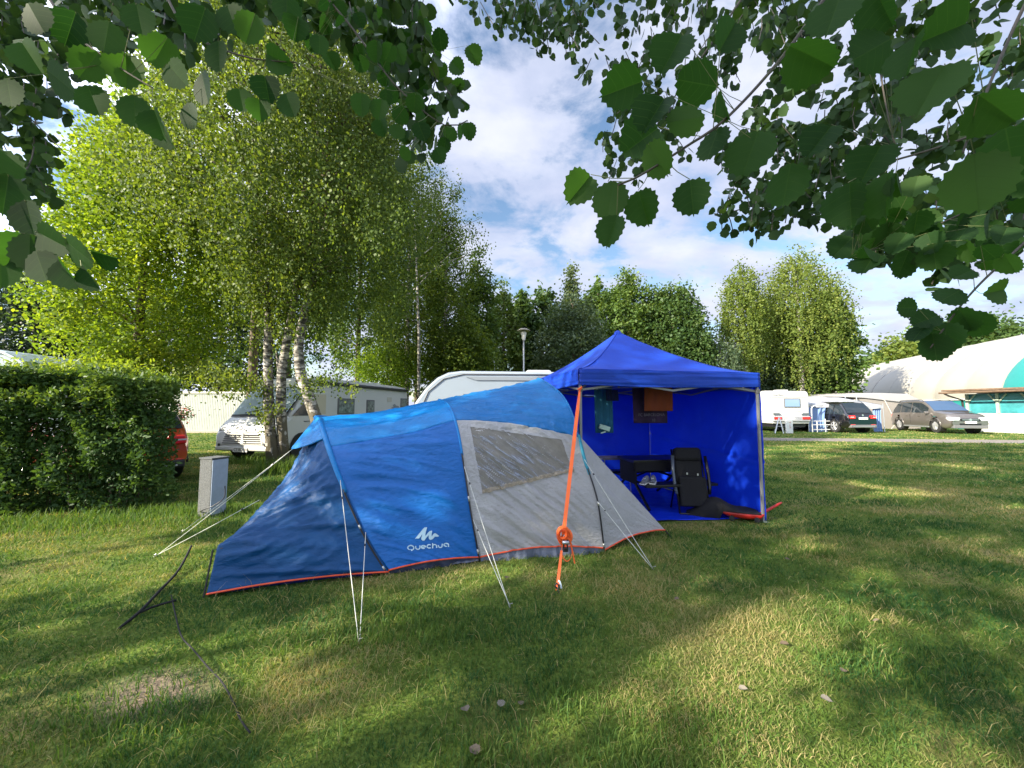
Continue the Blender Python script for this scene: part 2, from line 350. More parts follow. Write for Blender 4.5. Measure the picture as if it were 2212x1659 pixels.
M_grass = leafmat('grass_blades', (0.035, 0.10, 0.026), (0.105, 0.18, 0.034), (0.36, 0.30, 0.14), trans=0.35, rough=0.6, tcol=(1.6, 1.5, 0.6))
def scatter_annulus(y0, y1, dens, xl=1.5):
    area = xl * (y1 ** 2 - y0 ** 2); n = int(area * dens)
    y = np.sqrt(rng.random(n) * (y1 ** 2 - y0 ** 2) + y0 ** 2); x = (rng.random(n) * 2 - 1) * xl * y
    return np.column_stack([x, y])
def soil_mask(p):
    k = np.zeros(len(p), bool)
    wob = (fbm(p[:, 0] * 6 + 40, p[:, 1] * 6 + 40, 3) - .5) * 1.3
    for (c, rx, ry) in PATCHES:
        k |= (np.hypot((p[:, 0] - c.x) / rx, (p[:, 1] - c.y) / ry) + wob * 1.3) < 0.55
    return k
def in_quad(p, q):
    r = np.ones(len(p), bool)
    for i in range(len(q)):
        a, b = q[i], q[(i + 1) % len(q)]
        r &= ((b[0] - a[0]) * (p[:, 1] - a[1]) - (b[1] - a[1]) * (p[:, 0] - a[0])) > 0
    return r
Vs = []; Ts = []
for (y0, y1, dens, wid, hs) in ((1.0, 2.2, 7500, .0032, 1.0), (2.2, 3.4, 5200, .0042, 1.0), (3.4, 5.2, 2600, .006, 1.0), (5.2, 9.0, 900, .010, 1.05), (9.0, 16.0, 230, .02, 1.15), (16.0, 34.0, 45, .042, 1.3)):
    p = scatter_annulus(y0, y1, dens)
    lush = fbm(p[:, 0] * 1.3 + 100, p[:, 1] * 1.3 + 100, 4); dry = fbm(p[:, 0] * .9 + 30, p[:, 1] * 1.4 + 60, 4); fine = fbm(p[:, 0] * 7 + 300, p[:, 1] * 7 + 300, 2)
    keep = (~soil_mask(p) | (rng.random(len(p)) < .35)) & (rng.random(len(p)) < 0.35 + 1.3 * fine)
    keep &= ~(np.abs(p[:, 1] - path_y(p[:, 0])) < .92 + .2 * (fine - .5)) | (p[:, 0] < 4)
    keep &= ~in_quad(p, [(0.9, 4.85), (3.3, 5.3), (2.85, 7.8), (.3, 7.3)])
    p, lush, dry, fine = p[keep], lush[keep], dry[keep], fine[keep]; n = len(p)
    cl = np.clip((lush - .48) * 6, 0, 1)
    h = (0.020 + 0.015 * rng.random(n) + 0.024 * cl * rng.random(n)) * hs
    lean = np.clip(0.45 + 0.55 * rng.random(n), 0, 1.2)
    l2 = np.clip((fbm(p[:, 0] * 3.6 + 9, p[:, 1] * 4.6 + 200, 3) - .5) * 5, -1, 1); h = h * (1 + .35 * np.clip(l2, 0, 1)); tint = np.clip(0.40 + (dry - .5) * 2.6 - .28 * cl - .16 * l2 + rng.normal(0, .17, n), 0, 1)
    st = rng.random(n) < 0.03 + .10 * np.clip((dry - .5) * 4, 0, 1); tint[st] = .85 + .15 * rng.random(st.sum()); lean[st] = 1.1; h[st] *= 1.6
    for (c, rx, ry) in DRYP:
        dd = np.hypot((p[:, 0] - c.x) / rx, (p[:, 1] - c.y) / ry) + (fine - .5) * 1.6; tint += .38 * np.clip(1.2 - dd, 0, 1); h *= 1 - .35 * np.clip(1.2 - dd, 0, 1)
    V, K = blades(p, h, wid * (0.7 + .6 * rng.random(n)), lean, tint); Vs.append(V); Ts.append(tint)
# long straws lying on the left, tufts at obstacles
p = np.column_stack([rng.uniform(-3.6, -0.6, 500), rng.uniform(1.6, 4.2, 500)]); p = p[fbm(p[:, 0] * 2, p[:, 1] * 2, 2) > .5]; n = len(p)
V, K = blades(p, rng.uniform(.08, .2, n), np.full(n, .0026), rng.uniform(.5, 1.4, n), None); Vs.append(V); Ts.append(rng.uniform(.7, 1, n))
def tuft(c, rx, ry, n, h0, h1, t0, t1, w=.006):
    a = rng.normal(size=(n, 2)) * np.array([rx, ry]) + np.array([c[0], c[1]])
    V, K = blades(a, rng.uniform(h0, h1, n), np.full(n, w), rng.uniform(.1, .7, n), None); Vs.append(V); Ts.append(rng.uniform(t0, t1, n))
for (x, y, rx, ry, nn, h1) in ((610, 1020, .35, .25, 900, .45), (700, 1010, .8, .4, 900, .35), (560, 1000, .7, .2, 700, .3), (370, 1105, .8, .2, 1500, .16), (200, 1130, 1.2, .25, 1500, .16), (60, 1140, .9, .25, 1200, .16), (457, 1110, .3, .1, 500, .14), (1200, 1500, .15, .1, 300, .09), (880, 1330, .25, .12, 500, .08), (1010, 1370, .3, .12, 600, .09), (300, 1560, .3, .12, 500, .09), (770, 1380, .25, .1, 500, .1), (1480, 1560, .2, .1, 400, .08), (1100, 1640, .2, .08, 400, .08), (1420, 1650, .2, .08, 400, .08), (1770, 1200, .12, .06, 120, .16), (1930, 1440, .3, .12, 500, .08)):
    g = G(x, y); tuft(g, rx, ry, nn, .03, h1, .15, .6, .004 + .0008 * g.y)
V = np.concatenate(Vs); T = np.concatenate(Ts)
mass('grass', V, 4, np.repeat(T, 2), M_grass, kind='stuff')

# fallen leaves
M_dead = leafmat('dead_leaf', (0.11, 0.08, 0.055), (0.17, 0.14, 0.10), (0.23, 0.21, 0.175), trans=.15, tcol=(1, 1, 1))
spots = [(1005, 1531, 'lone pale dead leaf flat on the dry grass straight ahead'), (1083, 1519, 'tiny curled dead leaf beside the larger pale leaf in the grass'), (1125, 1518, 'small tan dead leaf right of two others in the dry grass'), (1462, 1293, 'grey dead leaf on the bare sunlit patch right of the strap hook'), (1892, 1340, 'brown dead leaf on grass at the right of the lawn'), (1694, 1390, 'light dead leaf in a sunny patch on the right lawn'), (1605, 1487, 'crumpled dead leaf in the lower right grass'), (1822, 1448, 'long grey dead leaf by a dark tuft on the right lawn'), (1096, 1247, 'dark shrivelled dead leaf under the grey tent wall by the double guy rope'), (1025, 1620, 'yellowish dead leaf in the grass near the bottom edge'), (1700, 1207, 'pale dead leaf in the shade in front of the blue canopy'), (1785, 1510, 'small dead leaf on the dry lower right lawn')]
for (x, y, lb) in spots:
    g = G(x, y, .03); mbx = MB(); a = rng.random() * 6; s = 0.045 * rng.uniform(.7, 1.2)
    sh = ASPEN_S
    M3 = Matrix.Rotation(a, 3, 'Z') @ Matrix.Rotation(rng.uniform(-.5, .5), 3, 'X')
    vs = [M3 @ Vector((p[0] * s, (p[1] - .5) * s, p[2] * s * 2.5)) for p in sh]
    cen = M3 @ Vector((0, 0, -.1 * s)); vs.append(cen)
    mbx.add(vs, [(i, (i + 1) % len(sh), len(sh)) for i in range(len(sh))])
    o = obj('dead_leaf', mbx, M_dead); at = o.data.attributes.new('tint', 'FLOAT', 'FACE'); at.data.foreach_set('value', [rng.random()] * len(o.data.polygons))
    o.location = g; setp(o, lb, 'dead leaf', 'dead leaves on the lawn')

# ---------------------------------------------------------------- tunnel tent
def cloth(name, col, rough=0.5, trans=0.12, bumps=0.45, bsc=9, spec=0.4, stretch=(1, 1, 2.2), var=0.08):
    return mat(name, col, rough, trans=trans, bump=bumps, bscale=bsc, spec=spec, stretch=stretch, var=var, vscale=2.5)
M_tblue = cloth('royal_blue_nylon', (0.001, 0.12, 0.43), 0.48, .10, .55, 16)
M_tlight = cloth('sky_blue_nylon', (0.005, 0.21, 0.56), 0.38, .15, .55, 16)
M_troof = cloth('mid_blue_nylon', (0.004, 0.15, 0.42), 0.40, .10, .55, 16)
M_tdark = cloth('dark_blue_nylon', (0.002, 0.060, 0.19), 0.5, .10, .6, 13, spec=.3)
M_tgrey = cloth('pale_grey_nylon', (0.38, 0.38, 0.385), 0.5, .10, .6, 17, stretch=(1.6, 1.6, 2.5), var=.04)
M_trim = mat('orange_tape', (0.75, 0.09, 0.03), 0.6)
M_skirt = cloth('dark_groundsheet', (0.03, 0.04, 0.08), 0.5, 0, .6, 14)
M_skirtb = cloth('blue_groundsheet', (0.005, 0.02, 0.25), 0.5, 0, .6, 14)
M_skirtg = cloth('grey_mudflap', (0.12, 0.14, 0.19), 0.5, 0, .6, 14)
M_pole = mat('black_pole', (0.01, 0.01, 0.012), 0.35)
NT = Vector((-0.254, 0.967, 0)); WT = 1.15
def hoop(pts):
    foot = G(pts[0][0], pts[0][1])
    near = [foot] + [P(x, y, foot.y + 0.967 * s) for (x, y, s) in pts[1:]]
    far = [q + NT * (2 * (WT - s)) for q, (x, y, s) in list(zip(near, pts))[::-1] if s < WT - 0.01]
    return near, near + far
HA = hoop([(840, 1241, 0), (785, 1150, .06), (735, 1037, .2), (710, 968, .38), (697, 928, .6), (690, 908, .85), (684, 902, 1.15)])
HBp = hoop([(1037, 1212, 0), (1020, 1120, .05), (1003, 1010, .18), (990, 935, .35), (978, 893, .55), (965, 872, .8), (948, 864, 1.15)])
HC = hoop([(1305, 1192, 0), (1290, 1080, .05), (1262, 990, .18), (1247, 928, .32), (1228, 875, .55), (1203, 843, .8), (1162, 818, 1.15)])
def catmull(pts, n):
    pts = [Vector(p) for p in pts]; out = []
    L = [0]
    for a, b in zip(pts, pts[1:]): L.append(L[-1] + (b - a).length)
    for i in range(n + 1):
        s = L[-1] * i / n; k = 0
        while k < len(pts) - 2 and L[k + 1] < s: k += 1
        t = (s - L[k]) / max(L[k + 1] - L[k], 1e-9)
        p0 = pts[max(k - 1, 0)]; p1 = pts[k]; p2 = pts[k + 1]; p3 = pts[min(k + 2, len(pts) - 1)]
        out.append(0.5 * ((2 * p1) + (p2 - p0) * t + (2 * p0 - 5 * p1 + 4 * p2 - p3) * t * t + (3 * p1 - p0 - 3 * p2 + p3) * t ** 3))
    return out
NH = 160
cA, cB, cC = (catmull(h[1], NH) for h in (HA, HBp, HC))
def on(c, v):
    v = max(0, min(1, v)) * NH; i = min(int(v), NH - 1); return c[i].lerp(c[i + 1], v - i)
def nz(x, y, z=0.0): return noise.noise(Vector((x, y, z)))
def surf_disp(base, wr):
    def f(u, v):
        e = 0.01; u0, u1, v0, v1 = max(0, u - e), min(1, u + e), max(0, v - e), min(1, v + e)
        nn = (base(u1, v) - base(u0, v)).cross(base(u, v1) - base(u, v0))
        if nn.length < 1e-9: nn = Vector((0, -1, 0))
        return base(u, v) + nn.normalized() * wr(u, v)
    return f
tent = empty('tunnel_tent', (-0.4, 4.7, 0), 'large blue and grey tunnel tent with window and orange hem on the lawn', 'tent')
def edge_fade(u): return min(1, 6 * u * 1.0, 6 * (1 - u)) if 0 < u < 1 else 0
def sect(c0, c1, sag, lift):
    def b(u, v):
        p = on(c0, v).lerp(on(c1, v), u); k = 4 * u * (1 - u)
        mid = Vector((p.x, p.y, 0)); cen = (on(c0, 0) + on(c0, 1) + on(c1, 0) + on(c1, 1)) / 4; cen.z = 0.6
        d = (cen - p); d.x *= .2; d = d.normalized(); side = math.sin(math.pi * min(1, max(0, v)))
        p = p + d * (sag * k * side)
        p.z += lift * k * max(0, 1 - 6 * min(v, 1 - v)) + 0.045 * max(0, 1 - 9 * min(v, 1 - v))
        return p
    return b
b1 = sect(cA, cB, .05, .03); b2 = sect(cB, cC, .05, .06)
def crease(x, y, p=2.0):                      # sharp ridges between broad troughs
    return (1 - min(1, abs(nz(x, y)) * 2.2)) ** p
def w1(u, v):
    vv = v if v < .5 else 1 - v
    q = vv * 1.0 + u * (.16 - .45 * vv) ; f = edge_fade(u)
    lg = 1.0 - .88 * math.exp(-(((u - .53) / .30) ** 4 + ((vv - .075) / .055) ** 4))
    return f * lg * (.034 * nz(u * 1.0 + 3, q * 20) + .020 * crease(u * 1.0 + 9, q * 26) + .011 * crease(u * 1.7 + 2, q * 55) + .006 * crease(u * 5, q * 110 + u * 6, 1.5)) 
def w2(u, v):
    vv = v if v < .5 else 1 - v
    q = vv + u * .30; f = edge_fade(u); 
    if vv > .3: q = vv * 1.0 + u * .08
    a = 1 - abs(nz(u * 1.5 + 5 - vv * 2, q * 20))
    return f * (.030 * (a - .7) + .026 * crease(u * .9 + 1 - vv, q * 30) + .014 * crease(u * 1.6 + 4, q * 62) + .007 * crease(u * 6, q * 120 + u * 5, 1.5))
s1 = surf_disp(b1, w1); s2 = surf_disp(b2, w2)
def seam1(u): return .315 + .02 * u
def seam2(u): return .335 + (.255 - .335) * u + .012 * 4 * u * (1 - u)
NU = 90
def part(fn, lo, hi, name, mt, nv=60, nu=NU, **k):
    mb = MB().grid(lambda u, t: fn(u, lo(u) + (hi(u) - lo(u)) * t), nu, nv)
    return obj(name, mb, mt, tent, smooth=True, world=True, thick=.003, **k), mb
Z0 = lambda u: 0.0
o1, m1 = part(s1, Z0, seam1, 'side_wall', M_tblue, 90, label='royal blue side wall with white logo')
part(s1, seam1, lambda u: 1 - seam1(u), 'roof', M_tlight, 60)  # paler blue than the wall, upward-facing brightness put into the colour
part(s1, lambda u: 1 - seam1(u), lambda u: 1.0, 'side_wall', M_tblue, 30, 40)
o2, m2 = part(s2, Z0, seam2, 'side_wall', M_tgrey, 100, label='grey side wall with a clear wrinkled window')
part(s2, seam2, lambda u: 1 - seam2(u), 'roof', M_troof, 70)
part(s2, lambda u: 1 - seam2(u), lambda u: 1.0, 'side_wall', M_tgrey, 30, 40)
# left porch
E0 = G(447, 1290); E1 = P(470, 1187, E0.y + .10)
def edgeL(v):                                # v 0..1 round the low left end
    far0 = E0 + NT * (2 * WT - .5); far1 = E1 + NT * (2 * WT - .7)
    if v < .12: return E0.lerp(E1, v / .12)
    if v > .88: return far1.lerp(far0, (v - .88) / .12)
    return E1.lerp(far1, (v - .12) / .76)
def b0(u, v):
    p = edgeL(v).lerp(on(cA, v), u); k = 4 * u * (1 - u)
    cen = Vector((-1.6, 4.6, .5)); d = (cen - p).normalized()
    p = p + d * (.09 * k * math.sin(math.pi * v)); p.z += .03 + .03 * k * max(0, 1 - 8 * min(v, 1 - v))
    return p
def w0(u, v):
    vv = v if v < .5 else 1 - v
    f = min(1, 6 * (1 - u)) * min(1, 5 * u + .1)
    return f * (.05 * nz(u * .8 + 2, vv * 15 + 4 + 1.5 * u) + .034 * crease(u * .8 + 5, vv * 22 + u) + .014 * crease(u * 3 + 1, vv * 40 - u * 3, 1.5) + .012 * nz(u * 5 + vv * 9, vv * 30) + .007 * ((1 - abs(nz(u * 9 + vv * 14, vv * 30 + u * 6))) ** 3) + .004 * nz(u * 15 + vv * 12, vv * 60 + u * 10))
s0 = surf_disp(b0, w0)
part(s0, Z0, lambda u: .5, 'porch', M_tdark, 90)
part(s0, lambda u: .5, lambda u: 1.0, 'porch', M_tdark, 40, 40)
mb = MB().grid(lambda u, v: edgeL(.12 + .76 * u).lerp(edgeL(.12 - .12) .lerp(edgeL(1.0), u), v) + Vector((0, 0, .01)), 20, 6)
obj('porch_end', mb, M_tdark, tent, smooth=True, world=True)
mb = MB().tube([E0 + Vector((-.02, -.01, 0)), P(460, 1187, E1.y), E1 + Vector((.01, 0, 0))], .007, 6); mb.tube([P(470, 1185, E1.y), P(480, 1184, E1.y)], .004, 5)
obj('corner_pole', mb, M_pole, tent, world=True)
# right wing
WTIP = G(1437, 1152); WTIP.z = .05; WTIP = P(1438, 1147, WTIP.y)
def b3(u, v):
    p = on(cC, v * .262).lerp(WTIP + (on(cC, v * .262) - WTIP).normalized() * .015, u)
    k = 4 * u * (1 - u); p = p + Vector((-.1, .5, 0)) * (.03 * k * math.sin(math.pi * min(1, v)))
    p.z += .06 * k * max(0, 1 - 7 * v) + .02 * (1 - v); return p
def w3(u, v): return min(1, 6 * (1 - u), 8 * u) * (.010 * nz(u * 2, v * 9 + u * 2) + .004 * nz(u * 4, v * 30))
s3 = surf_disp(b3, w3)
part(s3, Z0, lambda u: 1.0, 'wing', M_tgrey, 50)
def mir(p):                                   # mirror across the long middle line of the tent
    c = on(cC, .5); k = (p - c).dot(NT); return p - NT * (2 * k)
mb = MB().grid(lambda u, v: mir(s3(u, v)), 20, 20); obj('wing', mb, M_tgrey, tent, smooth=True, world=True, thick=.003)
# hems, skirts, sleeves, poles
def hem(fn, name='hem', nu=60, r=.008): 
    obj(name, MB().tube([fn(i / nu, 0) + Vector((0, -.004, -.004)) for i in range(nu + 1)], r, 6), M_trim, tent, smooth=True, world=True)
for fn in (s0, s1, s2, s3): hem(fn)
mb = MB().grid(lambda u, v: s0(u, 0).lerp(Vector((s0(u, 0).x, s0(u, 0).y + .05 + .015 * nz(u * 14, 3), 0.0)), v) + Vector((0, .012, .0)), 60, 4); obj('skirt', mb, M_skirtb, tent, smooth=True, world=True)
mb = MB().grid(lambda u, v: s1(u, 0).lerp(Vector((s1(u, 0).x, s1(u, 0).y - .0 + .03 * nz(u * 9, 7), 0.0)), v) + Vector((0, .010, -.004)), 60, 4); obj('skirt', mb, M_skirt, tent, smooth=True, world=True)
mb = MB().grid(lambda u, v: s2(u, 0).lerp(Vector((s2(u, 0).x + .01, s2(u, 0).y - .02 + .035 * nz(u * 11, 5), 0.005)), v) + Vector((0, .008, -.004)), 80, 6); obj('skirt', mb, M_skirtg, tent, smooth=True, world=True)
a = G(945, 1222); b_ = G(1035, 1216)
mb = MB().grid(lambda u, v: Vector((a.x + (b_.x - a.x) * u + .03 * v, a.y + .10 - .13 * v * (0.6 + .4 * math.sin(3 * u)) + .1 * u, .03 * (1 - v) + .015 + .012 * nz(u * 9, v * 5))), 16, 8); obj('mud_flap', mb, M_skirtg, tent, smooth=True, world=True, thick=.003)
def sleeve(c, v0, v1, mt, r=.028, out=.004, name='pole_sleeve'):
    pts = [on(c, v0 + (v1 - v0) * i / 50) for i in range(51)]
    obj(name, MB().tube(pts, [r * (.75 + .25 * math.sin(math.pi * i / 50)) for i in range(51)], 8), mt, tent, smooth=True, world=True)
sleeve(cA, .19, .81, M_tlight, .032); sleeve(cB, .235, .765, M_tlight, .018); sleeve(cC, .27, .73, M_troof, .014)
sleeve(cC, .165, .262, mat('teal_tape', (.01, .22, .32), .5), .022, name='corner_patch')
M_ferr = mat('pole_ferrule', (.5, .5, .45), .3, metal=.7)
for c, v0 in ((cA, .2), (cB, .24), (cC, .18)):
    for side in (0, 1):
        pts = [on(c, (v0 * i / 20) if side == 0 else 1 - v0 * i / 20) + Vector((0, -.018 if side == 0 else .018, 0)) for i in range(21)]
        pl = obj('pole', MB().tube(pts, .0085, 6), M_pole, tent, smooth=True, world=True)
        for q in (2, 11):
            obj('ferrule', MB().tube([pts[q], pts[q].lerp(pts[q + 1], .9)], .0105, 6), M_ferr, pl, smooth=True, world=True)
# hood flap over the porch
t0 = P(690, 905, cA[75].y); t1 = P(714, 962, 3.86); tip = P(632, 970, 4.25)
def flap(u, v):
    e = on(cA, .345 + .14 * v); p = e.lerp(tip, u); k = 4 * u * (1 - u); p = p + Vector((0, -.02 - .03 * k, 0)); p.z += -.02 * k + .02 * (v); return p
obj('hood', MB().grid(flap, 20, 16), M_tlight, tent, smooth=True, world=True, thick=.003)
obj('peg_loop', MB().tube([WTIP, G(1452, 1163)], .009, 6), M_pole, tent, world=True)
# window, logo: laid on the fabric
def bvh(mb): return BVHTree.FromPolygons([Vector(v) for v in mb.v], mb.f)
BV1, BV2 = bvh(m1), bvh(m2)
ORG = Vector((0, 0, CAMH))
def lay(bv, x, y, off):
    d = ray(x, y).normalized(); h = bv.ray_cast(ORG, d)
    if h[0] is None: h = bv.find_nearest(ORG + d * 4.2)
    nn = h[1] if h[1].dot(d) < 0 else -h[1]
    return h[0] + nn * off
def laid_grid(bv, quad, nu, nv, off):
    (a, b, c, d) = quad
    def f(u, v):
        x = (a[0] * (1 - u) + b[0] * u) * (1 - v) + (d[0] * (1 - u) + c[0] * u) * v; y = (a[1] * (1 - u) + b[1] * u) * (1 - v) + (d[1] * (1 - u) + c[1] * u) * v
        return lay(bv, x, y, off(u, v) if callable(off) else off)
    return MB().grid(f, nu, nv)
M_mesh = mat('taupe_mesh', (0.17, 0.16, 0.135), 0.7, var=.15, vscale=8)
def film_mat():
    m = bpy.data.materials.new('clear_film'); m.use_nodes = True; n, l = nodes_of(m.node_tree); out = n.new('ShaderNodeOutputMaterial')
    t = n.new('ShaderNodeTexCoord'); mp = n.new('ShaderNodeMapping'); mp.inputs['Scale'].default_value = (.9, 1, 9); mr_ = n.new('ShaderNodeMapping'); mr_.inputs['Rotation'].default_value = (0, R(-33), 0); l.new(t.outputs['Object'], mr_.inputs[0]); l.new(mr_.outputs[0], mp.inputs[0])
    z = n.new('ShaderNodeTexNoise'); z.inputs['Scale'].default_value = 4; z.inputs['Detail'].default_value = 7; z.inputs['Roughness'].default_value = .6; z.inputs['Distortion'].default_value = .8; l.new(mp.outputs[0], z.inputs[0])
    g = n.new('ShaderNodeBsdfPrincipled'); g.inputs['Base Color'].default_value = (.34, .38, .47, 1); g.inputs['Roughness'].default_value = .3; g.inputs['Specular IOR Level'].default_value = 1.0
    bp = n.new('ShaderNodeBump'); bp.inputs['Strength'].default_value = 1; bp.inputs['Distance'].default_value = .03; l.new(z.outputs[0], bp.inputs['Height']); l.new(bp.outputs[0], g.inputs['Normal'])
    tr = n.new('ShaderNodeBsdfTransparent'); r = ramp(n, [(.50, .03), (.66, .75)]); l.new(z.outputs[0], r.inputs[0])  # pale streaks mixed in as highlights on the wrinkles
    mx = n.new('ShaderNodeMixShader'); l.new(r.outputs[0], mx.inputs[0]); l.new(tr.outputs[0], mx.inputs[1]); l.new(g.outputs[0], mx.inputs[2]); l.new(mx.outputs[0], out.inputs[0]); return m
win = obj('window', laid_grid(BV2, [(1012, 919), (1214, 949), (1238, 1016), (1040, 1066)], 40, 24, .006), M_mesh, tent, smooth=True, world=True)
wf = film_mat()
mb = laid_grid(BV2, [(1018, 940), (1140, 948), (1237, 1014), (1040, 1064)], 46, 30, lambda u, v: .014 + .008 * nz(u * 3 - v * 2, (v + u * .8) * 13) + .004 * nz(u * 6, (v + u * .8) * 33))
obj('window_film', mb, wf, win, smooth=True, world=True)
M_gold = mat('brown_binding', (0.26, 0.22, 0.16), .6, bump=.8, bscale=30, var=.3, vscale=30)
mb = laid_grid(BV2, [(1040, 1058), (1238, 1010), (1240, 1018), (1042, 1067)], 50, 4, lambda u, v: .014 + .007 * nz(u * 20, v * 2))
obj('window_binding', mb, M_gold, win, smooth=True, world=True)
mb = laid_grid(BV2, [(1011, 917), (1213, 946), (1213, 950), (1011, 922)], 30, 1, .009); mb2 = laid_grid(BV2, [(1212, 947), (1218, 947), (1241, 1016), (1235, 1016)], 1, 20, .009); mb.add(mb2.v, mb2.f); mb2 = laid_grid(BV2, [(1009, 917), (1015, 917), (1043, 1067), (1037, 1067)], 1, 20, .009); mb.add(mb2.v, mb2.f)
obj('window_seam', mb, M_tgrey, win, smooth=True, world=True)
LG = lambda x, y: ((960 + x * 180 / 2212) * .8848, (1250 + y * 180 / 2212) * .8848)
M_logo = mat('pale_logo_print', (0.42, 0.62, 0.72), .5)
mark = [(655, 798), (800, 622), (870, 535), (930, 470), (1018, 459), (990, 560), (965, 650), (962, 720), (1050, 610), (1100, 570), (1167, 560), (1150, 690), (1155, 735), (1200, 660), (1230, 640), (1275, 640), (1380, 722), (1330, 738), (1250, 735), (1180, 815), (1120, 838), (1072, 815), (1060, 770), (1063, 690), (990, 780), (930, 858), (880, 862), (845, 830), (838, 780), (873, 662), (815, 745), (770, 795)]
def fill_poly(poly, step=26):                 # ear-less fill: horizontal slabs
    ys = sorted(set([p[1] for p in poly] + list(range(int(min(p[1] for p in poly)), int(max(p[1] for p in poly)), step)))); quads = []
    for y0, y1 in zip(ys, ys[1:]):
        ym = (y0 + y1) / 2; E = []
        for (a, b) in zip(poly, poly[1:] + poly[:1]):
            if (a[1] - ym) * (b[1] - ym) < 0:
                g = lambda y: a[0] + (b[0] - a[0]) * (y - a[1]) / (b[1] - a[1]); E.append((g(ym), g(y0), g(y1)))
        E.sort()
        for i in range(0, len(E) - 1, 2): quads.append([(E[i][1], y0), (E[i + 1][1], y0), (E[i + 1][2], y1), (E[i][2], y1)])
    return quads
mb = MB()
for q in fill_poly(mark):
    vs = [lay(BV1, *LG(*p), .010) for p in q]; mb.add(vs, [(0, 1, 2, 3)])
logo = obj('logo_mark', mb, M_logo, tent, world=True)
def arc(cx, cy, rx, ry, a0, a1, n=18, rot=0): 
    o = []
    for i in range(n + 1):
        a = R(a0 + (a1 - a0) * i / n); x, y = rx * math.cos(a), ry * math.sin(a); o.append((cx + x * math.cos(rot) - y * math.sin(rot), cy + x * math.sin(rot) + y * math.cos(rot)))
    return o
strokes = [arc(525, 1078, 92, 74, 110, 450), [(520, 1120), (548, 1160), (548, 1185)],
           [(672, 1018), (674, 1075)] + arc(738, 1070, 62, 46, 170, 10) + [(797, 1005)],
           [(842, 1062), (968, 1046)] + arc(905, 1052, 68, 48, -10, -300),
           arc(1078, 1030, 66, 50, -45, -315), [(1176, 935), (1180, 1090)], [(1180, 1030)] + arc(1240, 1018, 55, 42, 190, 350) + [(1300, 1078)],
           [(1350, 990), (1352, 1025)] + arc(1408, 1022, 54, 42, 170, 10) + [(1465, 965), (1466, 950)],
           arc(1585, 985, 70, 48, 90, 360), [(1655, 985), (1656, 1040)], [(1585, 1033), (1610, 1030)]]
mb = MB()
for st in strokes:
    n_ = len(st); L = []; Rr = []
    for i, p in enumerate(st):
        a, b = st[max(i - 1, 0)], st[min(i + 1, n_ - 1)]; dx_, dy_ = b[0] - a[0], b[1] - a[1]; q = math.hypot(dx_, dy_) or 1; nx, ny = -dy_ / q * 17, dx_ / q * 17
        L.append(lay(BV1, *LG(p[0] + nx, p[1] + ny), .012)); Rr.append(lay(BV1, *LG(p[0] - nx, p[1] - ny), .012))
    mb.add(L + Rr, [(i, i + 1, n_ + i + 1, n_ + i) for i in range(n_ - 1)])
obj('logo_lettering', mb, M_logo, tent, world=True)
# guy ropes
def guy(a, b, r=.0035, lb=None, n=2):
    return [a, b]
M_peg = mat('steel_peg', (.3, .3, .3), .4, metal=.8)
ropes = [(P(735, 1037, HA[0][2].y - .02), G(775, 1388)), (P(790, 1150, HA[0][1].y - .02), G(777, 1388)), (P(1003, 1008, HBp[0][2].y - .02), G(1101, 1312)), (P(1022, 1122, HBp[0][1].y - .02), G(1103, 1312)),
         (P(1262, 992, HC[0][2].y - .02), G(1412, 1230)), (P(1290, 1082, HC[0][1].y - .02), G(1411, 1230)), (tip, G(335, 1203)), (tip, G(392, 1150)), (P(560, 1080, 3.9), G(331, 1203))]
for a, b in ropes:
    pts = [a.lerp(b, i / 8) - Vector((0, 0, .006 * math.sin(math.pi * i / 8))) for i in range(9)]
    g = obj('guy_rope', MB().tube(pts, .0032, 5), M_cord, tent, smooth=True, world=True)
    obj('slider', MB().tube([a.lerp(b, .15), a.lerp(b, .165)], .008, 6), M_pole, g, world=True)
for (x, y) in ((776, 1390), (1102, 1313), (1412, 1231), (333, 1204), (392, 1151)):
    g = G(x, y); obj('tent_peg', MB().tube([g + Vector((0, 0, -.05)), g + Vector((0, 0, .03)), g + Vector((.02, 0, .035))], .004, 6), M_peg, tent, world=True)

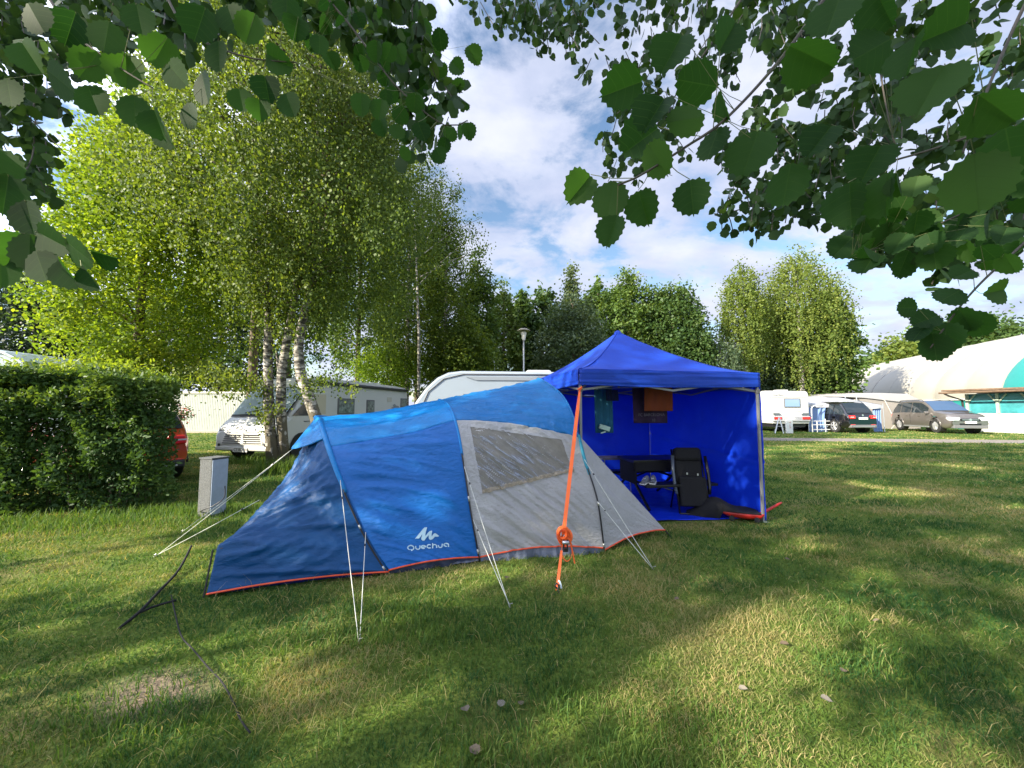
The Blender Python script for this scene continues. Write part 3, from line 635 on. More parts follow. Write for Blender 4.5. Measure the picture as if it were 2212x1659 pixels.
# ---------------------------------------------------------------- blue pop-up canopy
gz = empty('pop_up_canopy', (1.87, 6.27, 0), 'royal blue pop-up canopy with peaked roof and two side walls beside the tent', 'gazebo')
FL, FR, BR, BL = Vector((.855, 4.70, 0)), Vector((3.49, 5.21, 0)), Vector((2.88, 7.84, 0)), Vector((.24, 7.33, 0))
CN = Vector((1.79, 6.2, 0)); ZE, ZP = 2.065, 2.86
M_gz = mat('royal_blue_polyester', (0.006, 0.065, 0.54), 0.5, trans=.25, bump=.35, bscale=7, var=.06)
M_gzw = mat('royal_blue_wall', (0.003, 0.060, 0.66), 0.55, trans=.42, bump=.45, bscale=6, var=.08)
Cs = [FL, FR, BR, BL]
for i in range(4):
    A_, B_ = Cs[i], Cs[(i + 1) % 4]
    def fn(u, v):
        e = A_.lerp(B_, u); p = e.lerp(CN, v); z = ZE + (ZP - ZE) * (v ** 1.45) - .035 * 4 * u * (1 - u) * (1 - v) * math.sin(math.pi * min(1, v * 1.3)) * 2; 
        return Vector((p.x, p.y, z + .006 * nz(p.x * 3, p.y * 3)))
    obj('canopy', MB().grid(fn, 24, 24), M_gz, gz, smooth=True, world=True, thick=.003)
    out = (e_ := (B_ - A_).normalized()).cross(Vector((0, 0, 1)))
    def vn(u, v):
        p = A_.lerp(B_, u) + out * (.012 + .012 * nz(u * 2 + i * 7, v * 7) + .012 * math.sin(math.pi * u) * nz(u * 4, v * 14)); p.z = ZE - .005 - .20 * v - .02 * v * math.sin(math.pi * u); return p
    obj('valance', MB().grid(vn, 60, 14), M_gz, gz, smooth=True, world=True, thick=.003)
obj('ridge_seam', MB().tube([FL.lerp(CN, i / 14) + Vector((0, 0, ZE + (ZP - ZE) * (i / 14) ** 1.45 + .004)) for i in range(15)], .007, 5), M_gz, gz, smooth=True, world=True)
obj('peak_cap', MB().lathe([(.07, -.05), (.05, .0), (.02, .018), (.0, .02)], CN + Vector((0, 0, ZP)), 12), M_gz, gz, smooth=True, world=True)
for A_, B_, nm in ((BL, BR, 'b'), (FR, BR, 'r')):
    ex = (B_ - A_).normalized(); out = ex.cross(Vector((0, 0, 1)))
    def wl(u, v):
        p = A_.lerp(B_, u) ; zt = 1.93 - .05 * math.sin(math.pi * u) - (.05 * (abs(math.sin(3 * math.pi * u))) if nm == 'b' else 0)
        p = p + out * (.03 * nz(u * 2.5, v * 2 + (3 if nm == 'b' else 9)) + .015 * nz(u * 8, v * 3) + .012 * (1 - abs(nz(u * 2 + v * 3, v * 5 - u))) * 1.0)
        if nm == 'r': p = p + out * .02 * math.exp(-((v - .42 - .12 * u) / .012) ** 2)
        p.z = .02 + (zt - .02) * v; return p
    obj('side_wall', MB().grid(wl, 60, 60), M_gzw, gz, smooth=True, world=True, thick=.002)
M_fr = mat('grey_frame_tube', (.25, .26, .27), .45, metal=.3)
for ci, c in enumerate(Cs):
    top_ = c + (CN - c).normalized() * (.03 if ci < 2 else -.12)
    lg = obj('leg', MB().box(top_ + Vector((0, 0, 1.0)), (.032, .032, 2.0), rz=.19), M_fr, gz, bevel=.003, world=True)
    obj('foot', MB().box(top_ + Vector((0, 0, .006)), (.09, .09, .008), rz=.19), M_fr, lg, world=True)
    obj('slider', MB().box(top_ + Vector((0, 0, 1.80)), (.05, .05, .06), rz=.19), M_grey, lg, bevel=.004, world=True)
def bar(a, b, z0, z1, name='truss_bar'):
    a = Vector((a.x, a.y, z0)); b = Vector((b.x, b.y, z1)); d = (b - a); m = d.to_track_quat('X', 'Z').to_matrix()
    obj(name, MB().box((a + b) / 2, (d.length, .014, .026), M=m), M_fr, gz, world=True)
for i in range(4):
    a, b = Cs[i].lerp(CN, .02), Cs[(i + 1) % 4].lerp(CN, .02)
    for k in range(2):
        p, q = a.lerp(b, k / 2), a.lerp(b, (k + 1) / 2); o_ = (CN - a).normalized() * .018
        bar(p, q, *((1.98, 1.80) if k == 0 else (1.80, 1.98))); bar(p + o_, q + o_, *((1.80, 1.98) if k == 0 else (1.98, 1.80)))
    c = Cs[i].lerp(CN, .02); cc = CN
    bar(c, c.lerp(cc, .5), 1.80, 2.12); bar(c.lerp(cc, .5), cc, 2.12, 1.98); bar(c + Vector((.02, 0, 0)), c.lerp(cc, .5), 1.98, 1.9)
obj('centre_pole', MB().tube([CN + Vector((0, 0, 1.9)), CN + Vector((0, 0, ZP - .02))], .018, 8), M_fr, gz, world=True)

# things under the canopy
def sheet(name, fn, mt, base, label, cat, nu=40, nv=30, group=None, thick=.002):
    return top(name, MB().grid(fn, nu, nv), mt, base, label, cat, group, smooth=True, thick=thick)
tq = [G(1395, 1135), G(1618, 1122), BR.copy(), BL.copy()]
def tarp(u, v):
    p = tq[0].lerp(tq[1], u).lerp(tq[3].lerp(tq[2], u), v); p.z = .014 + .012 * abs(nz(p.x * 4, p.y * 4)) + .02 * max(0, nz(p.x * 2 + 4, p.y * 7)); 
    if v == 0: p.y += .03 * nz(u * 7, 2)
    return p
tq[0].x = .6; 
sheet('groundsheet', tarp, mat('blue_tarpaulin', (.004, .03, .55), .35, bump=.5, bscale=8), (1.9, 6.2, 0), 'bright blue plastic groundsheet spread under the canopy', 'groundsheet', 60, 50)
# towels on the line
def towel(name, x0, x1, yt, yb, d, mt, label, skew=0, fold=.02, seed=0, cat='towel'):
    a, b = P(x0, yt, d), P(x1, yt, d + .12); c, e = P(x0 + skew, yb, d), P(x1 + skew, yb, d + .12)
    def fn(u, v):
        p = a.lerp(b, u).lerp(c.lerp(e, u), v); p.y += fold * nz(u * 5 + seed, v * .8) * (.3 + v) + .01 * math.sin(u * 19 + seed); return p
    sheet(name, fn, mt, (a.x, a.y, 0), label, cat, 24, 20, 'washing hung under the canopy', .006)
    return a, b, c, e
terry = lambda nm, c, **k: mat(nm, c, .95, bump=.5, bscale=160, **k)
towel('beach_towel', 1283, 1322, 836, 935, 5.6, terry('teal_terry', (.02, .13, .22)), 'long teal towel hanging behind the front left canopy leg', 3, seed=3)
top('folded_cloth', MB().box(P(1306, 924, 5.55), (.16, .06, .07), M=Matrix.Rotation(.3, 3, 'Y')).box(P(1303, 934, 5.54), (.08, .05, .02), M=Matrix.Rotation(-.3, 3, 'Y')), mat('mint_cloth', (.55, .75, .65), .8), P(1306, 930, 5.55), 'pale mint cloth bunched at the foot of the hanging teal towel', 'cloth', bevel=.015)
towel('small_cloth', 1308, 1334, 842, 866, 5.5, terry('navy_terry', (.006, .012, .06)), 'small navy cloth hanging over the teal towel', 2, seed=5, cat='cloth')
ta, tb, tc_, te = towel('printed_towel', 1366, 1440, 838, 914, 5.75, terry('dark_maroon_terry', (.035, .018, .05), var=.5, vscale=3), 'dark maroon and navy towel printed with club lettering', 3, seed=8)
towel('beach_towel', 1392, 1452, 836, 888, 5.6, terry('orange_brown_terry', (.20, .045, .012)), 'orange brown towel hanging over the dark printed towel', 0, seed=11)
def towel_text(body, u0, v0, size):
    cu = bpy.data.curves.new('t', 'FONT'); cu.body = body; cu.size = size; cu.align_x = 'CENTER'; o = bpy.data.objects.new('t', cu); COL.objects.link(o)
    me = bpy.data.meshes.new_from_object(o.evaluated_get(bpy.context.evaluated_depsgraph_get())); ex = (tb - ta).normalized(); ez = Vector((0, 0, 1)); c0 = ta.lerp(tb, u0).lerp(tc_.lerp(te, u0), v0) + Vector((0, -.035, 0))
    mbt = MB().add([c0 + ex * v.co.x + ez * v.co.y for v in me.vertices], [tuple(p.vertices) for p in me.polygons]); bpy.data.objects.remove(o); return mbt
pt_ = [o for o in bpy.data.objects if o.name.startswith('printed_towel')][0]
mbt = towel_text('FC BARCELONA', .5, .80, .062); m2_ = towel_text('10', .55, .95, .06); mbt.add(m2_.v, m2_.f)
mbt.v = [tuple(Vector(v) - pt_.location) for v in mbt.v]; obj('lettering', mbt, mat('faded_print', (.16, .14, .18), .9), pt_)
obj_line = top('washing_line', MB().tube([P(1262, 842, 5.0), P(1330, 838, 5.45), P(1450, 836, 5.72), P(1560, 838, 6.0)], .003, 5), M_cord, P(1330, 838, 5.45), 'thin cord holding the towels under the canopy roof', 'washing line')

# ---------------------------------------------------------------- orange strap
strap = empty('ratchet_strap', G(1198, 1288), 'neon orange ratchet strap running from the canopy leg down to the grass', 'strap')
M_or = mat('neon_orange_webbing', (1.0, 0.17, 0.03), .6, trans=.1)
SA, SB = Vector((.855, 4.66, 1.80)), G(1203, 1278)
def ribbon(pts, w, wd=None, tw=0.0):
    mb = MB(); L = []
    for i, p in enumerate(pts):
        t = (pts[min(i + 1, len(pts) - 1)] - pts[max(i - 1, 0)]).normalized(); a = (wd or Vector((1, 0, 0))); a = (a - t * a.dot(t)).normalized()
        a = Matrix.Rotation(tw * i / len(pts), 3, t) @ a; ww = w[i] if hasattr(w, '__len__') else w
        L += [p - a * ww / 2, p + a * ww / 2]
    return mb.add(L, [(2 * i, 2 * i + 1, 2 * i + 3, 2 * i + 2) for i in range(len(pts) - 1)])
KN = SA.lerp(SB, .79)
pts = [SA.lerp(KN, i / 30) for i in range(31)]
obj('webbing', ribbon(pts, [.022 + .022 * min(1, i / 6) - .008 * (i / 30) for i in range(31)]), M_or, strap, world=True, thick=.003)
obj('webbing', MB().tube([SA + Vector((.02, -.03, .03)), SA + Vector((-.02, -.03, .0)), SA + Vector((-.02, .02, .0)), SA + Vector((.03, .03, .01))], .012, 6), M_or, strap, world=True)
pts = [KN.lerp(SB, .3 + .68 * i / 12) for i in range(13)]
obj('webbing', ribbon(pts, [.020 + .014 * i / 12 for i in range(13)], tw=.9), M_or, strap, world=True, thick=.003)
# bunched loops round the ratchet
mb = MB()
for k in range(7):
    c = KN + Vector((-.016 + .007 * k, -.03 + .010 * k, .025 - .006 * k)); rr = .034 + .010 * (k % 3)
    mb2 = ribbon([c + Vector((rr * 1.15 * math.cos(a), .01 * math.sin(a * 2 + k), rr * 1.4 * math.sin(a) - .005 * k)) for a in [2 * math.pi * j / 16 for j in range(17)]], .030, Vector((.25 * k - .4, 1, .3))); mb.add(mb2.v, mb2.f)
obj('bunched_webbing', mb, M_or, strap, world=True, thick=.004)
lp = [KN + Vector((.018, -.02, -.01)), KN + Vector((.062, -.03, -.05)), KN + Vector((.075, -.035, -.14)), KN + Vector((.050, -.035, -.215)), KN + Vector((.018, -.03, -.228)), KN + Vector((-.012, -.025, -.19)), KN + Vector((-.018, -.02, -.12)), KN + Vector((-.005, -.02, -.05))]
obj('loose_loop', ribbon(catmull(lp, 30), .018, Vector((.3, 1, 0))), M_or, strap, world=True, thick=.004)
obj('loose_end', ribbon(catmull([KN + Vector((.055, -.03, -.03)), KN + Vector((.078, -.03, -.14)), KN + Vector((.098, -.035, -.25))], 12), .014, Vector((1, .4, 0))), M_or, strap, world=True, thick=.003)
rt = obj('ratchet', MB().box(KN + Vector((-.004, -.045, -.085)), (.012, .02, .11)).box(KN + Vector((.030, -.045, -.085)), (.012, .02, .11)).box(KN + Vector((.013, -.05, -.12)), (.03, .03, .035)), M_black, strap, bevel=.003, world=True)
obj('ratchet_spindle', MB().lathe([(.013, -.03), (.017, -.028), (.017, .028), (.013, .03)], KN + Vector((.013, -.05, -.055)), 14, 'X'), M_metal, rt, smooth=True, world=True)
obj('tag', ribbon([SB + Vector((.010, -.01, .095)), SB + Vector((.022, -.015, .09)), SB + Vector((.030, -.018, .065)), SB + Vector((.036, -.018, .035))], .016, Vector((1, 0, .4))), mat('white_label', (.62, .70, .75), .5), strap, world=True, thick=.001)
hk = [SB + Vector((-.002, 0, -.01)), SB + Vector((-.018, 0, .012)), SB + Vector((-.004, 0, .030)), SB + Vector((.012, 0, .012)), SB + Vector((.004, -.01, -.015)), SB + Vector((.012, -.02, -.045)), SB + Vector((.008, -.03, -.070)), SB + Vector((-.012, -.03, -.078)), SB + Vector((-.026, -.03, -.062)), SB + Vector((-.028, -.03, -.04))]
hk = [p + Vector((0, -.03, .05)) for p in hk]
obj('hook', MB().tube(catmull(hk, 40), .0065, 8), M_black, strap, smooth=True, world=True)

# camping furniture under the canopy
M_blk = mat('black_fabric', (.005, .005, .006), .85, bump=.3, bscale=80)
M_blkm = mat('black_metal', (.006, .006, .007), .35)
tb0 = P(1410, 985, 6.3); TB = empty('picnic_bench_set', (tb0.x, 6.3, 0), 'black folding picnic table with attached benches in the back of the canopy', 'picnic table', rz=.15)
zt = .72
obj('tabletop', MB().box((.08, 0, zt), (1.15, .62, .045)), M_blkm, TB, bevel=.008)
for sy in (-1, 1):
    obj('bench', MB().box((.05, sy * .62, .42), (1.15, .26, .04)), M_blkm, TB, bevel=.008)
for sx in (-1, 1):
    for a, b in (((sx * .42, .30, zt), (sx * .42, -.62, .05)), ((sx * .42, -.30, zt), (sx * .42, .62, .05))):
        obj('leg', MB().tube([a, b], .022, 8), M_blkm, TB)
    obj('crossbar', MB().tube([(sx * .42, -.62, .40), (sx * .42, .62, .40)], .018, 8), M_blkm, TB)
obj('side_panel', MB().box((-.47, -.05, zt - .18), (.02, .56, .34)), M_blk, TB)
obj('side_panel', MB().box((.0, -.30, zt - .08), (1.0, .02, .14)), M_blk, TB)
top('cool_bag', MB().box((0, 0, .17), (.50, .34, .32)).box((0, 0, .35), (.44, .28, .05)), M_blk, (tb0.x + .75, 6.15, 0), 'black bag standing on the groundsheet beneath the picnic table', 'bag', bevel=.04)
obj('brace', MB().tube([(-.42, 0, .4), (.42, 0, .7)], .014, 6).tube([(.42, 0, .4), (-.42, 0, .7)], .014, 6), M_blkm, TB)
t2 = P(1325, 990, 6.9)
ct = empty('camping_table', (t2.x, 6.9, 0), 'small pale grey folding table behind the black bench set near the back wall', 'table', rz=.1)
obj('tabletop', MB().box((0, 0, .66), (.55, .4, .03)), M_grey, ct, bevel=.005)
for sx in (-1, 1):
    for sy in (-1, 1): obj('leg', MB().tube([(sx * .22, sy * .15, .65), (sx * .25, sy * .18, .01)], .011, 6), M_metal, ct)
# trainers
M_sh = mat('grey_mesh_shoe', (.16, .17, .19), .8, bump=.4, bscale=90); M_sole = mat('white_sole', (.6, .6, .58), .6)
def shoe(x, y, z, rz, label):
    e = empty('trainer', (x, y, z), label, 'shoe', 'pair of trainers on the bench', rz)
    def up(u, v):
        a = math.pi * v; t = u; w = .045 * (1 - .15 * math.sin(math.pi * t) - .6 * max(0, t - .8)) * (1 if t > .02 else .7); h = (.085 - .045 * min(1, max(0, (t - .35) / .4))) * (1 - max(0, t - .9) * 5) 
        return Vector(((t - .5) * .27, w * math.cos(a), .02 + h * math.sin(a)))
    b = obj('upper', MB().grid(up, 14, 10), M_sh, e, smooth=True); obj('sole', MB().box((0, 0, .012), (.28, .092, .024)), M_sole, e, bevel=.01); obj('laces', MB().tube([(.02, -.02, .085), (.05, .02, .075), (.03, .02, .085), (.06, -.02, .07)], .004, 5), M_sole, b)
s_ = P(1392, 1040, 5.62)
shoe(s_.x, 5.60, .445, -2.2, 'grey trainer on the black bench, the left one of the pair'); shoe(s_.x + .13, 5.63, .445, -2.0, 'grey trainer on the black bench, the right one of the pair')
# reclining chair
RC = empty('reclining_chair', (P(1500, 1100, 5.55).x, 5.62, 0), 'black padded reclining camp chair folded upright beside the bench set', 'chair', rz=-.12)
def pad(c, L, w, t, ang, tilt=0):
    M3 = Matrix.Rotation(ang, 3, 'X') @ Matrix.Rotation(tilt, 3, 'Y'); return MB().box(c, (w, t, L), M=M3)
obj('backrest', pad((0, .10, .52), .86, .40, .07, -.22), M_blk, RC, bevel=.03)
obj('head_cushion', pad((0, .14, .86), .20, .38, .10, -.22), M_blk, RC, bevel=.04)
obj('seat', pad((0, -.06, .34), .42, .38, .06, -.12), M_blk, RC, bevel=.025)
M_sheen = mat('sheen_armrest', (.09, .11, .14), .3)  # paler tone for one armrest only, its sheen put into the colour
for sx in (-1, 1):
    obj('armrest', MB().tube([(sx * .235, .08, .84), (sx * .25, .02, .62), (sx * .245, -.04, .40), (sx * .23, -.06, .30)], .024, 8), M_sheen if sx < 0 else M_blkm, RC, smooth=True)
    obj('frame', MB().tube([(sx * .21, .22, .92), (sx * .215, .02, .45), (sx * .21, -.12, .03)], .014, 8), M_blkm, RC, smooth=True)
    obj('leg', MB().tube([(sx * .22, .02, .5), (sx * .22, .28, .02)], .013, 8), M_blkm, RC, smooth=True)
obj('foot_bar', MB().tube([(-.21, -.12, .03), (.21, -.12, .03)], .013, 8), M_blkm, RC)
obj('buckle', MB().box((-.08, -.075, .60), (.02, .01, .03)).box((.07, -.075, .59), (.02, .01, .03)), M_metal, RC)
# red pull cart
RCt = empty('red_cart', G(1610, 1121), 'low red plastic cart with black cover and handle sticking out at the canopy corner', 'cart', rz=-.35)
M_redp = mat('red_plastic', (.42, .02, .015), .35)
prof = [(-.34, .10), (-.28, .06), (-.2, .03), (0, .02), (.15, .03), (.19, .09)]
def hull(u, v):
    i = u * (len(prof) - 1); k = min(int(i), len(prof) - 2); t = i - k; x = prof[k][0] * (1 - t) + prof[k + 1][0] * t; z0 = prof[k][1] * (1 - t) + prof[k + 1][1] * t
    a = math.pi * v; zt_ = .125; w = .20 * (1 - .3 * abs(x) / .42)
    return Vector((x, -math.cos(a) * w, zt_ - (zt_ - z0) * math.sin(a) ** .6))
obj('hull', MB().grid(hull, 20, 14), M_redp, RCt, smooth=True, thick=.01)
def cover(u, v):
    x = -.75 + .90 * u; w = .21 * (1 - .15 * abs(x) / .42); return Vector((x, -w + 2 * w * v, .125 + (.15 * math.exp(-((x + .38) / .2) ** 2) - .10 * max(0, (-x - .5) / .25)) * math.sin(math.pi * v) ** .4 - .12 * (1 - math.sin(math.pi * v) ** .4) * (x < -.3)))
obj('cover', MB().grid(cover, 16, 8), M_blk, RCt, smooth=True, thick=.01)
obj('handle', MB().tube([(.14, -.02, .07), (.22, .02, .10), (.44, .16, .20), (.50, .20, .225)], [.022, .020, .018, .012], 8), M_redp, RCt, smooth=True)
for sx, sy in ((-.2, -.19), (.1, -.19)): 
    obj('wheel', MB().lathe([(.01, -.01), (.035, -.01), (.035, .01), (.01, .01)], (sx, sy, .045), 14, 'Y'), M_black, RCt)
# folded chair leaning outside
FC = empty('folded_chair', G(1645, 985), 'pale blue folded camp chair leaning outside the right canopy wall', 'chair', rz=.5)
M_pb = mat('pale_blue_tube', (.25, .38, .46), .4)
for k, (dx_) in enumerate((-.09, -.02, .05, .11)):
    obj('frame', MB().tube([(dx_ - .10, 0, .98), (dx_ * 1.6 + .05, -.05 + .03 * k, .02)], .013, 8), M_pb, FC, smooth=True)
obj('seat', MB().box((-.02, .0, .58), (.16, .04, .5), M=Matrix.Rotation(.12, 3, 'Y')), M_pb, FC, bevel=.01)

# ---------------------------------------------------------------- power pillar with its cable, black strap on the grass
g0 = G(457, 1113)
PB = empty('power_pillar', g0, 'grey concrete power supply pillar standing on the grass between hedge and tent', 'power pillar', rz=-.28)
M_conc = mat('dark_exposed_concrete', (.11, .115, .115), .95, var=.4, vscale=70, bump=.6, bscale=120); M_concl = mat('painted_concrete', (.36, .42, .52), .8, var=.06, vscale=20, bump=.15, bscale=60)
hP = 1.55 - (988 - 884) / 800 * g0.y
w_ = .235
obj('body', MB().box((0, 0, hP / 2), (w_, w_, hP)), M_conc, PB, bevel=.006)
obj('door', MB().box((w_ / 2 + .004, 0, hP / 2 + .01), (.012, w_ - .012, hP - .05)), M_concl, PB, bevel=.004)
obj('lid', MB().box((0, 0, hP + .008), (w_ + .02, w_ + .02, .02)), M_conc, PB, bevel=.004)
c1 = g0
top('power_cable', MB().tube(catmull([P(486, 1050, g0.y), P(484, 1075, g0.y - .22), P(462, 1092, g0.y - .28), P(438, 1102, g0.y - .25), G(426, 1110), G(415, 1122), G(440, 1122), G(430, 1112), G(470, 1121), G(500, 1112)], 60), .007, 6), M_black, g0, 'black cable drooping round the foot of the grey power pillar', 'cable', smooth=True)
a = [G(412, 1205), G(385, 1240), G(340, 1290), G(300, 1333), G(256, 1361)]
for p in a: p.z = .035
a[-1].z = .01; a[0].z = .12
top('black_stake', MB().tube(catmull(a, 24), [.011] * 24 + [.006], 8), M_blk, a[2], 'long black tent stake strap lying slanted in the grass left of the tent', 'strap', smooth=True)
b_ = [G(300, 1333), G(335, 1318), G(380, 1305)]
for p in b_: p.z = .03
top('black_stake', MB().tube(catmull(b_, 12), .008, 6), M_blk, b_[1], 'shorter black strap branching off the long one in the grass', 'strap', smooth=True)
cr = [G(x, y, .02) for x, y in ((370, 1285), (378, 1330), (392, 1375), (418, 1410), (450, 1445), (480, 1480), (505, 1525), (520, 1560), (540, 1590))]
for i, p in enumerate(cr): p.z = .018 + .02 * abs(math.sin(i * 1.7))
top('ground_cord', MB().tube(catmull(cr, 50), .0045, 6), M_blk, cr[4], 'thin black cord winding through the grass at the lower left', 'cord', smooth=True)

# ---------------------------------------------------------------- vehicles
def text_mb(txt, size, M4, ext=0.002):
    cu = bpy.data.curves.new('t', 'FONT'); cu.body = txt; cu.size = size; cu.align_x = 'CENTER'; cu.align_y = 'CENTER'; cu.extrude = ext
    o = bpy.data.objects.new('t', cu); COL.objects.link(o); dg = bpy.context.evaluated_depsgraph_get(); me = bpy.data.meshes.new_from_object(o.evaluated_get(dg))
    mb = MB().add([M4 @ v.co for v in me.vertices], [tuple(p.vertices) for p in me.polygons]); bpy.data.objects.remove(o); bpy.data.curves.remove(cu); bpy.data.meshes.remove(me); return mb
def facing(loc, ax, up):                       # local x along ax, y along up, z out
    ax = Vector(ax).normalized(); up = Vector(up).normalized(); z = ax.cross(up).normalized(); m = Matrix((ax, up, z)).transposed().to_4x4(); m.translation = Vector(loc); return m
def wheel(parent, x, y, r, w, side):
    e = obj('wheel', MB().lathe([(r * .55, -w / 2), (r * .93, -w / 2), (r, -w * .3), (r, w * .3), (r * .93, w / 2), (r * .55, w / 2)], (x, y, r), 24, 'Y'), M_rubber, parent, smooth=False)
    yo = y + side * (w / 2 - .015)
    mb = MB().lathe([(r * .52, -.02), (r * .62, -.0), (r * .62, .02), (r * .5, .012), (r * .2, .0)][:4], (x, yo, r), 24, 'Y')
    for k in range(5):
        a = 2 * math.pi * k / 5 + .3
        for da in (-.16, .16):
            mb.tube([(x + .05 * r * math.cos(a), yo + side * .012, r + .05 * r * math.sin(a)), (x + r * .58 * math.cos(a + da), yo + side * .012, r + r * .58 * math.sin(a + da))], .022, 5)
    mb.lathe([(.001, side * -.0), (r * .14, side * .0), (r * .12, side * .03), (.001, side * .03)], (x, yo, r), 10, 'Y')
    obj('rim', mb, M_rim, e)
def interp(tab, x):
    return float(np.interp(x, [t[0] for t in tab], [t[1] for t in tab]))
def car(root, paint, L, Wd, prof_top, prof_belt, gh, clad=True, lowcol=None, wr=.36, wx=(None, None), rails=True, tails=True, heads=True, plate_r=None, plate_f=None, z0=.26):
    """x forward; prof_top: bonnet/roof line, gh=(x_rear_low, x_rear_top, x_front_top, x_front_low) of the cabin"""
    n = 56; hw = Wd / 2; lowcol = lowcol or M_grey
    xs = [-L / 2 + L * i / n for i in range(n + 1)]
    fx, rx = wx
    def width(x):
        t = abs(x) / (L / 2); return hw * (1 - .16 * max(0, (t - .72) / .28) ** 2)
    def zb(x):
        z = z0 + .12 * max(0, (abs(x) - L / 2 + .35) / .35)
        return z
    rows = 9
    def ring(x):
        w = width(x); b = interp(prof_belt, x); tp = interp(prof_top, x); lo = zb(x); pts = []
        pts.append((w * .90, lo)); pts.append((w * .985, lo + .12)); pts.append((w, (lo + b) * .5)); pts.append((w * .985, b - .10)); pts.append((w * .95, b))
        cab = gh[0] < x < gh[3] and tp > b + .02
        rw = w * (.95 - .20 * min(1, (tp - b) / .6)) if cab else w * .90
        if cab:
            pts.append((rw + .02, tp - .07)); pts.append((rw - .06, tp - .015)); pts.append((rw * .5, tp)); pts.append((0, tp + .008))
        else:
            pts.append((w * .90, b + (tp - b) * .5)); pts.append((w * .80, tp - .01)); pts.append((w * .4, tp)); pts.append((0, tp + .004))
        return pts
    mb = MB(); vs = []
    for x in xs:
        rg = ring(x); vs += [Vector((x, y, z)) for (y, z) in rg] + [Vector((x, -y, z)) for (y, z) in rg[-2::-1]]
    m_ = 2 * rows - 1
    fs = [(i * m_ + j, i * m_ + j + 1, (i + 1) * m_ + j + 1, (i + 1) * m_ + j) for i in range(n) for j in range(m_ - 1)]
    # wheel openings
    def inwheel(f):
        c = sum((vs[k] for k in f), Vector()) / 4
        return any(math.hypot(c.x - wxx, c.z - wr) < wr + .035 for wxx in (fx, rx)) and abs(c.y) > hw * .6 and c.z < wr * 2.1
    fs = [f for f in fs if not inwheel(f)]
    fs += [tuple(range(m_)), tuple(n * m_ + k for k in range(m_ - 1, -1, -1))]
    fs += [(i * m_, (i + 1) * m_, (i + 1) * m_ + m_ - 1, i * m_ + m_ - 1) for i in range(n)]
    mb.add(vs, fs); body = obj('body', mb, paint, root, smooth=False)
    for p in body.data.polygons: p.use_smooth = len(p.vertices) == 4
    # glass: side strips a little proud of the cabin
    def side_pt(x, t, s, off=.008):
        rg = ring(x); y0, z0_ = rg[4]; y1, z1 = rg[5]; return Vector((x, s * (y0 + (y1 - y0) * t + off), z0_ + (z1 - z0_) * t))
    spans = [(gh[0] + .16, gh[0] + .16 + (gh[3] - gh[0]) * .20), (gh[0] + .22 + (gh[3] - gh[0]) * .20, gh[0] + (gh[3] - gh[0]) * .50), (gh[0] + .06 + (gh[3] - gh[0]) * .50, gh[3] - (gh[3] - gh[2]) * .42)]
    for s in (-1, 1):
        for (x0, x1) in spans:
            def f(u, v, x0=x0, x1=x1):
                x = x0 + (x1 - x0) * u; return side_pt(x, .06 + .86 * v, s)
            obj('side_window', MB().grid(f, 8, 3), M_glassdark, root, smooth=True)
        # door seams and handles
        for k, xd in enumerate((spans[0][1] + .03, spans[1][1] + .03, gh[3] - .05)):
            w = width(xd); obj('door_seam', MB().box((xd, s * (w + .002), (z0 + interp(prof_belt, xd)) / 2 + .08), (.010, .006, .50)), M_black, root)
            if k: obj('door_handle', MB().box((xd - .30 if k == 1 else xd - .95, s * (w + .006), interp(prof_belt, xd) - .13), (.16, .03, .03)), paint, root, bevel=.006)
        obj('mirror', MB().box((gh[3] - .32, s * (width(0) + .07), interp(prof_belt, gh[3] - .3) + .07), (.10, .20, .13)), paint, root, bevel=.03)
        obj('sill', MB().box(((fx + rx) / 2, s * (hw - .0), z0 + .05), (abs(fx - rx) - 2 * wr - .12, .05, .07)), M_metal if clad else lowcol, root, bevel=.01)
        if rails: obj('roof_rail', MB().tube([(gh[1] - .0, s * hw * .70, interp(prof_top, gh[1]) - .01), (gh[1] + .15, s * hw * .72, interp(prof_top, gh[1]) + .06), (gh[2] - .15, s * hw * .72, interp(prof_top, gh[2]) + .06), (gh[2], s * hw * .70, interp(prof_top, gh[2]) - .01)], .018, 6), M_black, root, smooth=True)
        for wxx in (fx, rx):
            arc_ = [(wxx + (wr + .05) * math.cos(a), s * (width(wxx) + .006), max(.22, wr + (wr + .05) * math.sin(a))) for a in [math.pi * k / 14 for k in range(15)]]
            obj('wheel_arch', MB().tube(arc_, .018, 6), paint if clad else lowcol, root, smooth=True)
            wheel(root, wxx, s * (hw - .13), wr, .24, s)
            obj('wheel_well', MB().lathe([(wr + .04, -.14), (wr + .04, .12)], (wxx, s * (hw - .18), wr + .03), 16, 'Y'), M_black, root)
    # windscreens
    def screen(xa, xb, name):
        def f(u, v):
            x = xa + (xb - xa) * v; rg = ring(x); w = rg[5][0] - .06; y = (u * 2 - 1) * w; k = abs(y) / (rg[6][0] + 1e-6)
            zc = rg[8][1] - .02 * min(1, k) ** 3; return Vector((x + (.012 if xb < xa else -.012), y, zc + .012))
        return obj(name, MB().grid(f, 12, 8), M_glassblue if name == 'windscreen' else M_glassdark, root, smooth=True)
    screen(gh[3] - .05, gh[2] + .04, 'windscreen'); screen(gh[0] + .03, gh[1] - .03, 'rear_window')
    xr = -L / 2; xf = L / 2
    bz = interp(prof_belt, xr + .1)
